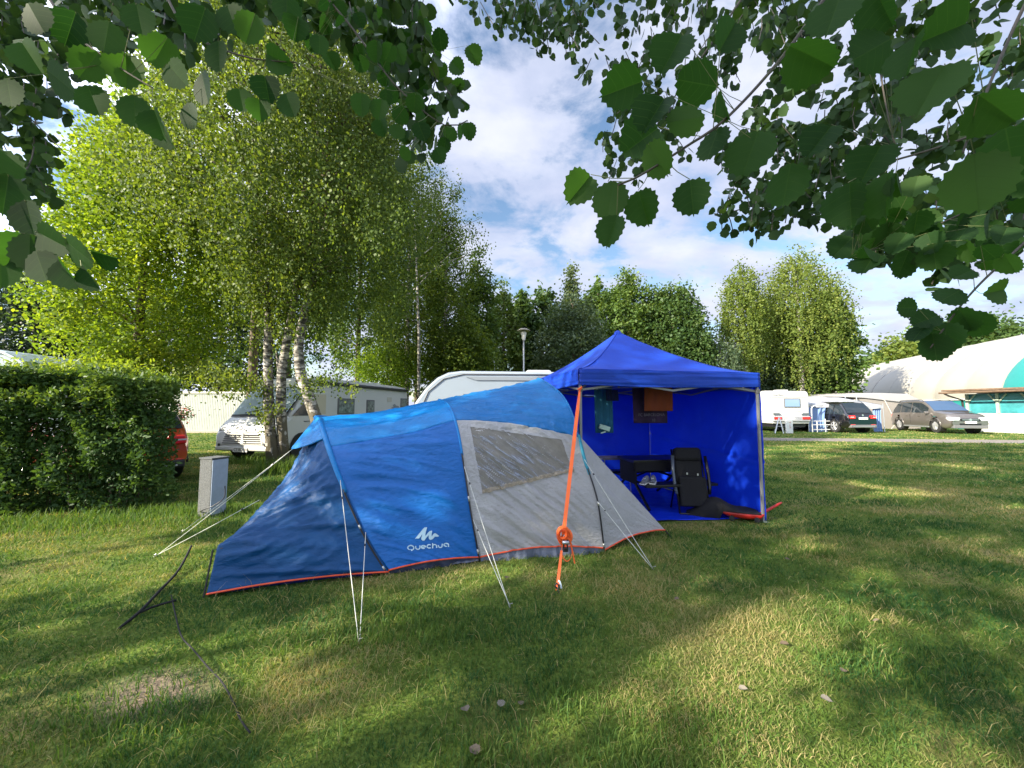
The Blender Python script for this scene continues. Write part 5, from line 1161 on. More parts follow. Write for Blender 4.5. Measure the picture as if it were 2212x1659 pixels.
obj('gutter', MB().tube([(-.7, -1.25, 2.70), (16.6, -1.25, 2.74)], .07, 6), M_br, rfm)
obj('downpipe', MB().tube([(-.45, -1.2, 2.66), (-.35, -1.0, 2.5), (-.12, -.15, 2.2), (-.1, -.1, .2)], .06, 7), mat('dark_pipe', (.06, .05, .045), .5), PV, smooth=True)
obj('rafter', MB().box((8, -.5, 2.73), (16.6, .1, .12)), M_br, PV)

# ---------------------------------------------------------------- street lamps
def lamp(px, ytop, d, kind, label):
    b = P(px, ytop, d); e = empty('street_lamp', (b.x, b.y, 0), label, 'street lamp', None); H = b.z
    M_l = bpy.data.materials.get('lamp_grey') or mat('lamp_grey', (.42, .43, .42), .4, metal=.4)
    if kind == 0:
        obj('pole', MB().tube([(0, 0, 0), (0, 0, H - .55)], [.045, .032], 8), M_l, e, smooth=True)
        obj('glass', MB().lathe([(.06, H - .55), (.13, H - .22), (.08, H - .13)], (0, 0, 0), 14), mat('lamp_glass', (.55, .52, .45), .2), e, smooth=True)
        obj('shade', MB().lathe([(.08, H - .06), (.16, H - .05), (.28, H - .12), (.265, H - .145), (.1, H - .12)], (0, 0, 0), 18), mat('lamp_shade_tan', (.35, .31, .25), .5), e, smooth=True)
    else:
        obj('pole', MB().tube([(0, 0, 0), (0, 0, H)], [.08, .06], 8), M_l, e, smooth=True)
        obj('lamp_head', MB().box((-.35, 0, H + .02), (.95, .26, .08), taper=.7), M_l, e, bevel=.03)
lamp(1131, 708, 15.5, 0, 'slender street lamp with round tan shade left of the blue canopy')
lamp(1067, 772, 24, 1, 'street lamp with flat sideways head above the white caravan roof')

# ---------------------------------------------------------------- trees
def blob(c, r, n, hollow=.35, lump=0.0, seed=0):
    d = rdir(n * 3); rad = rng.random(n * 3) ** (1 / 3); rad = hollow + (1 - hollow) * rad
    lf = 1 + lump * (np.array([noise.noise(Vector((v[0] * 2.2 + seed, v[1] * 2.2, v[2] * 2.2))) for v in d])) if lump else 1
    p = d * (rad * lf)[:, None]
    return (p[:n] * np.array(r) + np.array(c))
def clump_leaves(centers, per, spread, size, droop=.3, flat=.6, tintmu=.5, shape=HEX, ctint=.18):
    nc = len(centers); C = np.repeat(centers, per, 0); n = len(C)
    spread = np.asarray(spread) * np.ones(3)
    C = C + rng.normal(size=(n, 3)) * spread * (0.5 + rng.random((n, 1)))
    axis = rdir(n) + np.array([0, 0, -droop * 2]); nor = rdir(n) + np.array([0, 0, flat * 2])
    t = np.repeat(rng.normal(tintmu, ctint, nc), per) + rng.normal(0, .13, n)
    V, K = leaf_arrays(C, size * (0.65 + .7 * rng.random(n)), axis, nor, shape)
    return V, K, t
def strands(tops, length, spacing, size, sway=.15, tintmu=.55, shape=QUAD):
    Cs_ = []; ts = []
    for p in tops:
        L_ = length * rng.uniform(.4, 1.3); k = max(3, int(L_ / spacing)); z = np.linspace(0, 1, k)
        dx = rng.normal(0, sway, 2); q = np.stack([p[0] + dx[0] * np.sin(z * 2) + rng.normal(0, .05, k), p[1] + dx[1] * z + rng.normal(0, .05, k), p[2] - z * L_], 1); Cs_.append(q); ts.append(np.full(k, rng.normal(tintmu, .14)))
    C = np.concatenate(Cs_); t = np.concatenate(ts) + rng.normal(0, .1, len(C)); n = len(C)
    V, K = leaf_arrays(C, size * (.6 + .8 * rng.random(n)), rdir(n) * .7 + np.array([0, 0, -1.4]), rdir(n), shape)
    return V, K, t
def limbs(mb, base, cs, r0=.05, k=14):
    idx = rng.choice(len(cs), min(k, len(cs)), replace=False)
    for i in idx:
        c = Vector(cs[i]); zb = base[0].z if hasattr(base, '__len__') else base.z
        # leave the stem at a lower height than the clump
        zt = max(base[0].z + .25 * (base[-1].z - base[0].z), min(c.z - .35 * math.hypot(c.x - base[0].x, c.y - base[0].y), base[-1].z * .97))
        j = 0
        while j < len(base) - 2 and base[j + 1].z < zt: j += 1
        t = (zt - base[j].z) / max(.01, base[j + 1].z - base[j].z); s = base[j].lerp(base[j + 1], max(0, min(1, t)))
        m = s.lerp(c, .5) + Vector((0, 0, .12 * (c - s).length)); mb.tube(catmull([s, m, c], 6), [r0, r0 * .85, r0 * .7, r0 * .55, r0 * .4, r0 * .28, r0 * .15], 5, cap=False)
    return mb
LM = {}
def LMat(k):
    if k not in LM:
        cols = {'birch': ((.045, .085, .018), (.10, .155, .028), (.18, .23, .05)), 'bright': ((.06, .12, .014), (.13, .22, .022), (.24, .32, .04)), 'dark': ((.026, .056, .018), (.050, .098, .028), (.095, .145, .042)),
                'mid': ((.042, .085, .020), (.080, .140, .032), (.145, .20, .05)), 'silver': ((.05, .085, .045), (.09, .13, .07), (.15, .19, .10)), 'willow': ((.065, .105, .022), (.125, .175, .036), (.22, .25, .06)), 'pine': ((.010, .024, .016), (.018, .038, .024), (.035, .06, .035)),
                'poplar': ((.022, .052, .020), (.036, .082, .026), (.06, .115, .035)), 'hedge': ((.030, .070, .022), (.060, .120, .032), (.13, .20, .04))}[k]
        LM[k] = leafmat(k + '_leaves', *cols, trans=.42 if k in ('birch', 'bright', 'willow') else .3)
    return LM[k]
def tree(name, label, cat, base, H, rx, crown_lo, kind, n_cl, per, size, spread, trunk_r=.14, bark=None, group=None, lean=(0, 0), shape='egg', droop=.3, weep=0, ry=None, hollow=.3, lump=.35, tintmu=.5, nl=16, stems=None):
    base = Vector(base); ry = ry or rx; e = empty(name, base, label, cat, group)
    h = (H - crown_lo) / 2; cz = crown_lo + h
    cs = blob((0, 0, 0), (1, 1, 1), n_cl, hollow, lump, seed=base.x)
    z = cs[:, 2]
    if shape == 'cone': k = np.clip(.5 - .5 * z, .08, 1) * 1.25
    elif shape == 'egg': k = np.clip(1.08 - .22 * (z + .2), .3, 1.2)
    else: k = np.ones(n_cl)
    cs = np.stack([cs[:, 0] * rx * k + lean[0] * (z + 1) / 2, cs[:, 1] * ry * k + lean[1] * (z + 1) / 2, z * h + cz], 1)
    tmb = MB(); ss = stems or [[Vector((0, 0, 0)), Vector((lean[0] * .15, 0, H * .3)), Vector((lean[0] * .5, lean[1] * .5, H * .65)), Vector((lean[0], lean[1], H * .95))]]
    first = None
    for st in ss:
        st = [Vector(p) for p in st]; cp = catmull(st, 14); mb = MB().tube(cp, [trunk_r * (1 - .85 * (i / 14)) * (1.35 if i == 0 else 1) for i in range(15)], 10)
        obj('trunk', mb, bark or M_bark, e, smooth=True); obj('limb', limbs(MB(), st, cs, trunk_r * .24, nl), M_bark, e, smooth=True)
    if weep:
        V, K, t = strands(cs, weep, size * .8, size, tintmu=tintmu)
        V2, K2, t2 = clump_leaves(cs, max(2, per // 3), spread, size, droop, tintmu=tintmu, shape=QUAD); V = np.concatenate([V, V2]); t = np.concatenate([t, t2])
    else: V, K, t = clump_leaves(cs, per, spread, size, droop, tintmu=tintmu, shape=QUAD if base.y > 15 else HEX)
    mass('crown', V, K, t, LMat(kind), e)
    return e
# birches and the bright tree on the left
tree('birch_tree', 'twin stemmed white birch in front of the motorhome with a towering leafy crown', 'tree', (-6.2, 9.8, 0), 15.5, 3.2, 3.9, 'birch', 2500, 105, .060, .17, trunk_r=.14, bark=M_birch, weep=.9, droop=.8, lump=.4, tintmu=.5, nl=60,
     stems=[[(0, 0, 0), (-.22, .05, 1.2), (-.36, .1, 2.6), (-.42, .1, 4.2), (-.9, .2, 6.6), (-1.1, .2, 9), (-1.0, 0, 14)], [(.14, .12, 0), (.06, .15, 1.1), (-.03, .15, 2.4), (.15, .3, 4.5), (.5, .4, 8), (.7, .2, 12)]])
tree('birch_tree', 'rough barked birch leaning to the left behind the blue hood of the tent', 'tree', (-4.75, 9.6, 0), 10.5, 2.5, 3.6, 'birch', 900, 105, .060, .17, trunk_r=.17, bark=M_birch, weep=.8, droop=.9, lump=.4, tintmu=.38, nl=30,
     stems=[[(0, 0, 0), (-.12, 0, .8), (-.55, .1, 1.8), (-.9, .1, 3.0), (-.6, .1, 5), (.2, .1, 9)]])
tree('lime_tree', 'bright yellow green tree whose crown spreads over the left hedge', 'tree', (-10.6, 10.4, 0), 10.3, 1.95, 2.0, 'bright', 520, 115, .074, .24, trunk_r=.16, droop=.4, lump=.4, tintmu=.6, nl=40)
tree('lime_tree', 'tall bright green tree rising behind the birch at the upper left', 'tree', (-10.2, 14.5, 0), 19, 4.2, 5, 'bright', 420, 80, .12, .36, trunk_r=.2, droop=.4, lump=.4, tintmu=.45, nl=30)
# hanging birch sprays before the windscreen
e = empty('birch_tree', (P(605, 1000, 10.6).x, 10.6, 0), 'young birch with low hanging sprays of leaves in front of the windscreen', 'tree')
obj('trunk', MB().tube([(0, 0, 0), (.0, 0, 1.5), (-.05, -.3, 3.2)], [.05, .045, .03], 7), M_birch, e, smooth=True)
cc_ = np.array([tuple(P(x, y, 9.6 + rng.uniform(-.5, .5)) - Vector((e.location.x, 10.6, 0))) for x, y in [(540 + rng.normal(0, 26), 840 + rng.normal(0, 12)) for _ in range(10)] + [(rng.normal(572, 14), rng.uniform(850, 920)) for _ in range(8)] + [(rng.normal(500, 30), rng.normal(822, 12)) for _ in range(18)] + [(rng.normal(648, 24), rng.normal(832, 12)) for _ in range(9)] + [(rng.normal(735, 26), rng.normal(828, 8)) for _ in range(8)] + [(rng.normal(430, 40), rng.normal(806, 14)) for _ in range(20)]])
V, K, t = clump_leaves(cc_, 38, .11, .055, 1.0, tintmu=.6); mass('crown', V, K, t, LMat('birch'), e)

# further trees: px centre, distance, top y, half width px, crown low y, kind, shape, label ...
def far_tree(px, d, ytop, hw, ylo, kind, label, shape='egg', weep=0, n_cl=150, per=42, name='broadleaf_tree', bark=None, group='trees behind the campsite', tint=.5, size=None, lean=0, nl=12, spread=None):
    b = P(px, 884, d); H = P(px, ytop, d).z; lo = max(.6, P(px, ylo, d).z); rx = hw * d / F
    sz = size or .0085 * d
    return tree(name, label, 'tree', (b.x, b.y, 0), H, rx, lo, kind, n_cl, per, sz, (spread or .05 * rx + .18), trunk_r=.008 * d, bark=bark, group=group, shape=shape, weep=weep, tintmu=tint, lean=(lean, 0), nl=nl)
FT = [
 (877, 20.5, 330, 82, 825, 'birch', 'tall birch with pale trunk standing at the back end of the motorhome', dict(bark=M_birch, name='birch_tree', n_cl=560, per=60, size=.095, tint=.42, nl=26)),
 (960, 21, 430, 52, 840, 'birch', 'slim birch whose twigs reach furthest right against the sky', dict(bark=M_birch, name='birch_tree', n_cl=300, per=55, size=.10, tint=.40, nl=26)),
 (770, 22.5, 250, 85, 850, 'mid', 'leafy tree filling the space right of the big birch', dict(n_cl=330, per=60, size=.14)),
 (835, 20, 750, 66, 842, 'bright', 'low sunlit yellow green tree in front of the pale birch trunk', dict(n_cl=150, per=60, size=.09, tint=.5)),
 (1030, 25, 556, 44, 860, 'mid', 'dense upright tree ending the left wood beside the open sky', dict(n_cl=220, per=60, size=.17, shape='col')),
 (900, 27, 480, 80, 860, 'mid', 'dark tree deep in the wood behind the street lamps', dict(n_cl=260, per=60, size=.19, tint=.35)),
 (1000, 22, 700, 70, 868, 'birch', 'thicket of young birches above the white caravan roof', dict(n_cl=240, per=55, size=.15, tint=.5, bark=M_birch)),
 (1088, 30, 625, 46, 860, 'mid', 'pale green tree directly left of the lamp with the round shade', dict(n_cl=160, per=55, size=.2, tint=.7)),
 (1128, 33, 622, 46, 860, 'dark', 'dark pointed tree directly behind the lamp with the round shade', dict(n_cl=160, per=55, shape='cone')),
 (1172, 32, 628, 50, 860, 'dark', 'dark broad tree between lamp and silvery willow', dict(n_cl=160, per=55)),
 (1236, 30, 585, 40, 800, 'silver', 'spiky pale tree with the tallest thin top over the canopy', dict(n_cl=130, per=50, shape='cone', size=.2)),
 (1240, 27, 645, 76, 880, 'silver', 'silvery green willow just left of the canopy peak', dict(n_cl=330, per=55, size=.16, tint=.4)),
 (1296, 35, 608, 44, 860, 'mid', 'small topped green tree behind the canopy peak', dict(n_cl=150, per=50)),
 (1362, 32, 598, 62, 860, 'mid', 'sunlit green alder rising behind the canopy peak', dict(n_cl=260, per=60, size=.21, tint=.55)),
 (1458, 31, 610, 72, 870, 'dark', 'dark round alder right of the canopy peak', dict(n_cl=340, per=60, size=.20, tint=.62)),
 (1405, 38, 640, 60, 870, 'dark', 'shadowed tree filling the gap between the two alders', dict(n_cl=200, per=55)),
 (1498, 29, 690, 44, 860, 'dark', 'lower dark shoulder tree at the right end of the alders', dict(n_cl=160, per=55, size=.19, tint=.5)),
 (1612, 32, 574, 44, 800, 'willow', 'slim weeping birch with curtain branches left of the bigger weeping birch', dict(weep=1.7, n_cl=620, per=33, bark=M_birch, name='weeping_birch', size=.16, shape='col', tint=.45)),
 (1735, 33, 548, 84, 822, 'willow', 'big golden green weeping birch behind the cream caravan', dict(weep=1.5, n_cl=1150, per=33, bark=M_birch, name='weeping_birch', size=.16, tint=.5)),
 (1560, 29, 725, 45, 850, 'silver', 'low drooping bush tree between alders and weeping birches', dict(weep=1.2, n_cl=330, per=14, size=.15, tint=.35)),
 (1690, 37, 655, 60, 880, 'mid', 'green tree behind the two weeping birches', dict(n_cl=220, per=55, tint=.4)),
 (1800, 33, 625, 46, 880, 'mid', 'darker tree on the shaded right flank of the big weeping birch', dict(n_cl=220, per=55, tint=.35)),
 (1650, 36, 790, 70, 880, 'silver', 'broad bush behind the roof edge of the canopy', dict(n_cl=160, per=50, size=.16, tint=.3)),
 (1905, 75, 765, 40, 850, 'dark', 'distant dark tree left of the yellow willow beyond the hall', dict(n_cl=120, per=45, size=.55, spread=1.0)),
 (1955, 70, 735, 38, 850, 'willow', 'yellowish willow top showing over the far end of the hall', dict(n_cl=120, per=45, size=.5, tint=.45, spread=.9)),
 (2050, 80, 705, 60, 800, 'mid', 'green tree top behind the hall ridge', dict(n_cl=150, per=45, size=.6, spread=1.2)),
 (2150, 75, 700, 90, 800, 'dark', 'wide dark tree top at the right edge over the hall', dict(n_cl=190, per=45, size=.6, tint=.6, spread=1.2)),
 (60, 30, 585, 75, 850, 'pine', 'dark pine in the far left background above the camper roof', dict(n_cl=260, per=55, size=.2, name='pine_tree')),
 (-60, 34, 520, 110, 880, 'pine', 'tallest dark pine at the left picture edge', dict(n_cl=260, per=55, size=.22, name='pine_tree')),
 (200, 36, 640, 80, 880, 'pine', 'dark pine behind the yellow green tree', dict(n_cl=240, per=50, size=.25, name='pine_tree')),
 (330, 34, 600, 90, 880, 'dark', 'dark tree above the cream fence', dict(n_cl=240, per=50, size=.24, tint=.3)),
 (470, 33, 560, 100, 880, 'pine', 'dark pine behind the fence corner near the motorhome', dict(n_cl=260, per=50, size=.24, name='pine_tree')),
 (620, 34, 480, 120, 880, 'dark', 'dark background tree behind the birch trunks', dict(n_cl=280, per=50, size=.24, tint=.3)),
 (1550, 52, 790, 120, 900, 'dark', 'distant dark tree row filling the gap right of the alders', dict(n_cl=160, per=45, size=.45, spread=.9)),
 (1850, 60, 830, 90, 900, 'dark', 'distant tree behind the white awnings', dict(n_cl=140, per=45, size=.5, spread=.9)),
]
for (px, d, yt, hw, yl, kind, lb, kw) in FT: far_tree(px, d, yt, hw, yl, kind, lb, **kw)
# thin twigs of the slim birch against the sky
e = empty('birch_tree', (P(985, 884, 18).x, 18, 0), 'airy birch with one long bare twig fan pointing right', 'tree')
mb = MB(); cs_ = []
for (x0, y0, x1, y1) in ((900, 560, 1040, 470), (900, 560, 1000, 385), (880, 640, 1035, 500), (890, 520, 960, 375), (905, 600, 1050, 540), (900, 450, 985, 410)):
    a, b = P(x0, y0, 18), P(x1, y1, 18); o_ = Vector((e.location.x, 18, 0)); mb.tube(catmull([a - o_, a.lerp(b, .5) + Vector((0, 0, .18)) - o_, b - o_], 8), [.03 * (1 - i / 9) + .004 for i in range(9)], 5)
    for k in range(14):
        t_ = rng.uniform(.25, 1.02); q = a.lerp(b, t_) - o_; cs_.append((q.x + rng.normal(0, .12), q.y + rng.normal(0, .2), q.z + rng.normal(.0, .16)))
a = P(905, 884, 18) - Vector((e.location.x, 18, 0)); mb.tube([Vector((a.x, 0, 0)), Vector((a.x - .05, 0, 5)), P(895, 450, 18) - Vector((e.location.x, 18, 0))], [.09, .07, .02], 7)
obj('trunk', mb, M_birch, e, smooth=True); V, K, t = clump_leaves(np.array(cs_), 20, .16, .085, .8, tintmu=.45); mass('crown', V, K, t, LMat('birch'), e)

# ---------------------------------------------------------------- hedge
HG = empty('hedge', (-7.4, 5.9, 0), 'thick wild hedge with sunlit top at the left edge', 'hedge')
def hfront(x): return np.interp(x, [-10.5, -7.6, -5.9, -5.3], [4.7, 5.15, 5.65, 6.1])
n_ = 120000
x = rng.uniform(-10.5, -5.15, n_); face = rng.random(n_); th = 1.15
zt_ = 2.08 + .22 * (fbm(x * 1.7 + 5, x * 0 + 3, 3) - .5) - .35 * np.clip((x + 5.7) / .5, 0, 1)
z = rng.random(n_) ** .8 * zt_; dep = rng.random(n_) ** 1.8 * th
top_m = face < .28; z[top_m] = zt_[top_m] - .10 + rng.normal(0, .07, top_m.sum()); dep[top_m] = rng.random(top_m.sum()) * th
bul = (fbm(x * 1.8, z * 1.8 + 30, 4) - .5) * .95
y = hfront(x) + dep + bul * (1 - dep / th) + .10 * (z < .3)
x2 = x + .22 * (fbm(y * 2, z * 2 + 9, 3) - .5) * (x > -5.9) * 2
C = np.column_stack([x2 + rng.normal(0, .03, n_), y, np.maximum(z, .02)])
km = (C[:, 0] < -.895 * C[:, 1] + .25 * (fbm(C[:, 1] * 3, C[:, 2] * 2.2 + 70, 3) - .5) * 2 - .05 * C[:, 2]); C = C[km]; dep = dep[km]
hole = fbm(C[:, 0] * 3.2 + 50, C[:, 2] * 3.2 + 20, 3); C = C[(hole > .33) | (dep > .35)]; n_ = len(C)
ti = .32 + (fbm(C[:, 0] * 2.5, C[:, 2] * 2.5, 3) - .5) * .9 + rng.normal(0, .14, n_) + .35 * (C[:, 2] > 1.65)  # top leaves tinted lighter, sunlight put into their colour
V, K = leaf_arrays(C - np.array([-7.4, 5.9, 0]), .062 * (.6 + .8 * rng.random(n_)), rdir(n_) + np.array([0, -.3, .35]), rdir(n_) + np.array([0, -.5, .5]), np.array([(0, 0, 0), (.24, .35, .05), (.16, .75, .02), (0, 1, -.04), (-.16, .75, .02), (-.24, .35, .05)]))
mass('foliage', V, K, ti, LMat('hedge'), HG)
mb = MB()
for k in range(60):
    xx = rng.uniform(-10, -5.9); yy = hfront(xx) + rng.uniform(.25, .95); mb.tube([(xx + 7.4, yy - 5.9, 0), (xx + 7.4 + rng.normal(0, .12), yy - 5.9 + rng.normal(0, .08), .9), (xx + 7.4 + rng.normal(0, .25), yy - 5.9 + rng.normal(0, .12), 1.9)], [.012, .009, .004], 5)
obj('stem', mb, mat('hedge_stem', (.13, .10, .07), .9), HG)
# taller shoots on the hedge
n_s = 260; C = []; T_ = []
for k in range(n_s):
    xx = rng.uniform(-9.5, -6.3) if k % 2 else rng.uniform(-7.8, -5.9); yy = hfront(xx) + rng.uniform(.2, 1.1); h0 = 2.0; h1 = h0 + rng.uniform(.1, .42)
    m_ = 16; zz = np.linspace(h0 - .1, h1, m_); bend = rng.normal(0, .12, 2); C.append(np.column_stack([xx + bend[0] * (zz - h0) ** 1 * 2 + rng.normal(0, .02, m_), yy + bend[1] * (zz - h0) * 2 + rng.normal(0, .02, m_), zz]))
C = np.concatenate(C); V, K = leaf_arrays(C - np.array([-7.4, 5.9, 0]), rng.uniform(.04, .09, len(C)), rdir(len(C)) + np.array([0, 0, .5]), rdir(len(C)) + np.array([0, 0, .6]), np.array([(0, 0, 0), (.16, .35, .03), (.10, .75, .0), (0, 1, -.05), (-.10, .75, .0), (-.16, .35, .03)]))
mass('shoots', V, K, rng.normal(.85, .12, len(C)), LMat('bright'), HG)

# ---------------------------------------------------------------- the poplar overhead and the shade trees beside the lawn
for (bx, by, H, rx, lo, ncl, lb, nm) in ((-13.0, -3.2, 20.0, 3.2, 2.6, 210, 'tall lawn side tree left of the viewer casting dappled shade', 'shade_tree'), (-9.5, -7.6, 17.5, 4.0, 2.6, 230, 'wide tree behind the viewer to the left casting dappled shade', 'shade_tree'), (-16.5, -7.2, 24, 4.6, 12.5, 270, 'tallest shade tree left of the lawn with a high crown', 'shade_tree')):
    tree(nm, lb, 'tree', (bx, by, 0), H, rx, lo, 'mid', ncl, 72, .16, .20, trunk_r=.22, nl=20, lump=.5, hollow=.15)

PO = empty('poplar_tree', (0.6, -2.6, 0), 'poplar whose serrated leafy branches hang down along the top of the view', 'tree')
PB_ = Vector((0.6, -2.6, 0))
M_twig = mat('poplar_twig', (.07, .06, .045), .8, var=.3, vscale=20)
obj('trunk', MB().tube(catmull([(0, 0, 0), (.05, 0, 1.6), (-.05, .1, 3.4), (.1, .1, 6), (0, 0, 9.5)], 20), [.24 * (1 - .04 * i) for i in range(21)], 12), M_bark, PO, smooth=True)
cs = blob((0, -2.2, 7.0), (4.2, 3.6, 3.6), 130, .2, .4, 3)
cs = cs[cs[:, 1] + PB_.y < .62 * (cs[:, 2] - 1.55) - 1.3]
cs = np.concatenate([cs, blob((-4.6, -.9, 4.6), (2.0, 1.7, 1.9), 34, .1, .4, 5)])  # unseen extra clumps, added to keep the sun off the near leaves
V, K, t = clump_leaves(cs, 60, .34, .10, .4, tintmu=.5); mass('crown', V, K, t, LMat('poplar'), PO)
mb = limbs(MB(), [Vector((0, 0, 0)), Vector((-.05, .1, 3.4)), Vector((0, 0, 9.5))], cs, .06, 40); obj('limb', mb, M_bark, PO, smooth=True)
M_pl = leafmat('poplar_near_leaf', (.016, .042, .016), (.030, .070, .022), (.060, .11, .035), trans=.5, rough=.55, veins=True, tcol=(1.7, 2.3, .6))
M_pf = LMat('poplar')

def near_leaves(items, name, shape, mt, parent):
    """items: (centre, size, axis, normal)"""
    C = np.array([i[0] for i in items]); s = np.array([i[1] for i in items]); a = np.array([i[2] for i in items]); nn = np.array([i[3] for i in items])
    C = C - np.array(PB_)
    t = np.clip(rng.normal(.45, .28, len(C)), 0, 1); rl = (rng.uniform(.82, 1.06, len(C)), rng.uniform(-.6, 2.6, len(C)))
    for sh in (shape if isinstance(shape, tuple) else (shape,)):
        V, K = leaf_arrays(C, s, a, nn, sh, rl); o = mass(name, V, K, t, mt, parent, uv=sh[:, :2])
    return o
def to_cam(p): return (np.array([0, 0, CAMH]) - np.array(p))
mb = MB()
def pth(pts): return catmull([P(x, y, d) for x, y, d in pts], 24)
def add_branch(pts, r0, r1, link=None):
    pp = pth(pts)
    if link is not None: pp = catmull([Vector(link), pp[0].lerp(Vector(link), .5) + Vector((0, 0, .25)), pp[0]], 8)[:-1] + pp
    n_ = len(pp); k0 = n_ - 25
    rs = [max(r0, .035 * (1 - i / max(1, k0))) if i < k0 else r0 + (r1 - r0) * (i - k0) / 24 for i in range(n_)]
    mb.tube([p - PB_ for p in pp], rs, 6); return pp[-25:]
L1 = (.9, -1.2, 4.2); L2 = (-.6, -1.2, 4.0)
br = {}
br['r1'] = add_branch([(1820, -60, .95), (1700, 110, .85), (1575, 250, .75), (1480, 318, .68), (1385, 378, .62), (1335, 400, .60)], .006, .0016, L1)
br['r2'] = add_branch([(2260, -80, .8), (2190, 60, .75), (2110, 250, .65), (2080, 330, .6)], .004, .0015, L1)
br['r3'] = add_branch([(2320, 420, 1.1), (2212, 525, 1.05), (2120, 610, 1.0), (2060, 680, .98), (2010, 752, .97)], .0045, .0018, L1)
br['r4'] = add_branch([(1930, -60, 1.2), (1900, 100, 1.1), (1920, 260, 1.05), (1940, 330, 1.05)], .004, .0015, L1)
br['r5'] = add_branch([(1640, -60, 2.6), (1560, 60, 2.5), (1470, 190, 2.4), (1400, 300, 2.4)], .012, .003, L1)
br['r6'] = add_branch([(2300, 200, 2.4), (2080, 300, 2.2), (1850, 370, 2.2), (1640, 440, 2.2), (1570, 460, 2.2)], .010, .003, L1)
br['r7'] = add_branch([(2300, 330, 1.7), (2140, 430, 1.6), (1990, 500, 1.6), (1840, 555, 1.6)], .006, .002, L1)
br['l1'] = add_branch([(60, -80, 1.0), (150, 60, .9), (250, 140, .85), (330, 190, .82)], .0045, .0016, L2)
br['l2'] = add_branch([(330, -80, 1.15), (400, 60, 1.05), (520, 120, 1.0), (640, 135, .98)], .005, .0016, L2)
br['l3'] = add_branch([(660, -60, 1.5), (760, 60, 1.45), (860, 190, 1.4), (960, 270, 1.4), (1010, 260, 1.4)], .006, .002, L2)
br['l4'] = add_branch([(-160, 330, .85), (-40, 420, .8), (60, 480, .78), (170, 520, .78)], .004, .0016, L2)
br['l5'] = add_branch([(-160, 60, 1.9), (-20, 180, 1.8), (70, 260, 1.8), (140, 330, 1.8)], .006, .002, L2)
br['l6'] = add_branch([(830, -60, 2.2), (900, 40, 2.1), (940, 120, 2.1), (985, 200, 2.1)], .008, .002, L2)
br['t1'] = add_branch([(1230, -80, 3.2), (1200, 10, 3.1), (1190, 60, 3.1)], .008, .003, L1)
obj('branch', mb, M_twig, PO, smooth=True)
big = []; pet = MB()
def put(x, y, d, wpx, ang=None, tilt=None, stalk=None):
    """one leaf: centre seen at x,y; wpx its width in the photo; ang = direction from stalk to tip in the picture plane (degrees, 270 = hanging)"""
    ang = 270 + rng.normal(0, 35) if ang is None else ang
    s = wpx * d / F; p = P(x, y, d); rt = Vector((1, 0, 0)); up = Vector((0, -math.sin(PITCH), math.cos(PITCH)))
    a = (rt * math.cos(R(ang)) + up * math.sin(R(ang))); tl = rng.normal(0, 38) if tilt is None else tilt
    a = (a + Vector((0, 1, 0)) * math.sin(R(rng.normal(0, 22) if tilt is None else 0))).normalized()
    nn = Vector(to_cam(p)).normalized(); nn = Matrix.Rotation(R(tl), 3, a) @ nn
    start = p - a * s * .5
    big.append((tuple(start), s, tuple(a), tuple(nn)))
    if stalk is not None:
        q = min(stalk, key=lambda c: (c - start).length); m_ = q.lerp(start, .5) + Vector((0, 0, -.004)); pet.tube([q - PB_, m_ - PB_, start - PB_], [.0009, .0007, .0007], 4)
b1_ = br['r1']
for (x, y, w, a, tl) in ((1253, 405, 76, 230, 5), (1318, 432, 86, 262, 10), (1388, 448, 78, 285, 10), (1320, 497, 72, 250, 25), (1494, 425, 78, 275, 5), (1420, 345, 95, 300, 30), (1385, 300, 110, 215, 20), (1345, 190, 112, 200, 10), (1450, 110, 110, 240, 25), (1575, 75, 96, 60, 10), (1560, 230, 70, 285, 65), (1480, 260, 100, 190, 30), (1620, 330, 120, 250, 15), (1750, 130, 130, 330, 20), (1700, 400, 110, 260, 20), (1540, 310, 90, 250, 40), (1505, 180, 105, 170, 15), (1410, 240, 100, 235, 35)):
    put(x, y, .62 + .12 * rng.random() + (.1 if w > 100 else 0), w if w < 90 else w * .88, a, tl, b1_)
for (x, y, w, a, tl) in ((2110, 395, 150, 275, 5), (1905, 420, 115, 262, 50), (1935, 400, 60, 270, 60), (1880, 350, 110, 240, 15), (2010, 190, 150, 240, 20), (2150, 240, 120, 320, 20), (2050, 60, 130, 200, 20), (1960, 120, 110, 250, 50), (1880, 110, 120, 210, 15), (2180, 330, 130, 280, 25), (1830, 440, 110, 268, 30), (1770, 300, 100, 230, 25), (1800, 30, 120, 250, 20), (1900, 20, 110, 290, 30)):
    put(x, y, .55 + .14 * rng.random(), w * .86, a, tl, br['r2'] if x > 1980 else br['r4'])
for (x, y, w, a, tl) in ((1960, 665, 45, 180, 10), (2052, 640, 55, 210, 20), (2085, 690, 60, 300, 20), (2155, 630, 55, 10, 10), (2180, 570, 50, 300, 30), (2000, 690, 60, 200, 20), (2110, 700, 60, 300, 10), (2040, 730, 70, 260, 10), (1985, 718, 50, 230, 40), (2135, 545, 45, 320, 30), (2080, 590, 48, 200, 30), (2020, 750, 60, 280, 20)):
    put(x, y, .97, w, a, tl, br['r3'])
for k in range(44):
    put(rng.uniform(1820, 2230), rng.uniform(400, 580) - .0, 1.35 + .3 * rng.random(), 50 + 12 * rng.random(), stalk=br['r7'])
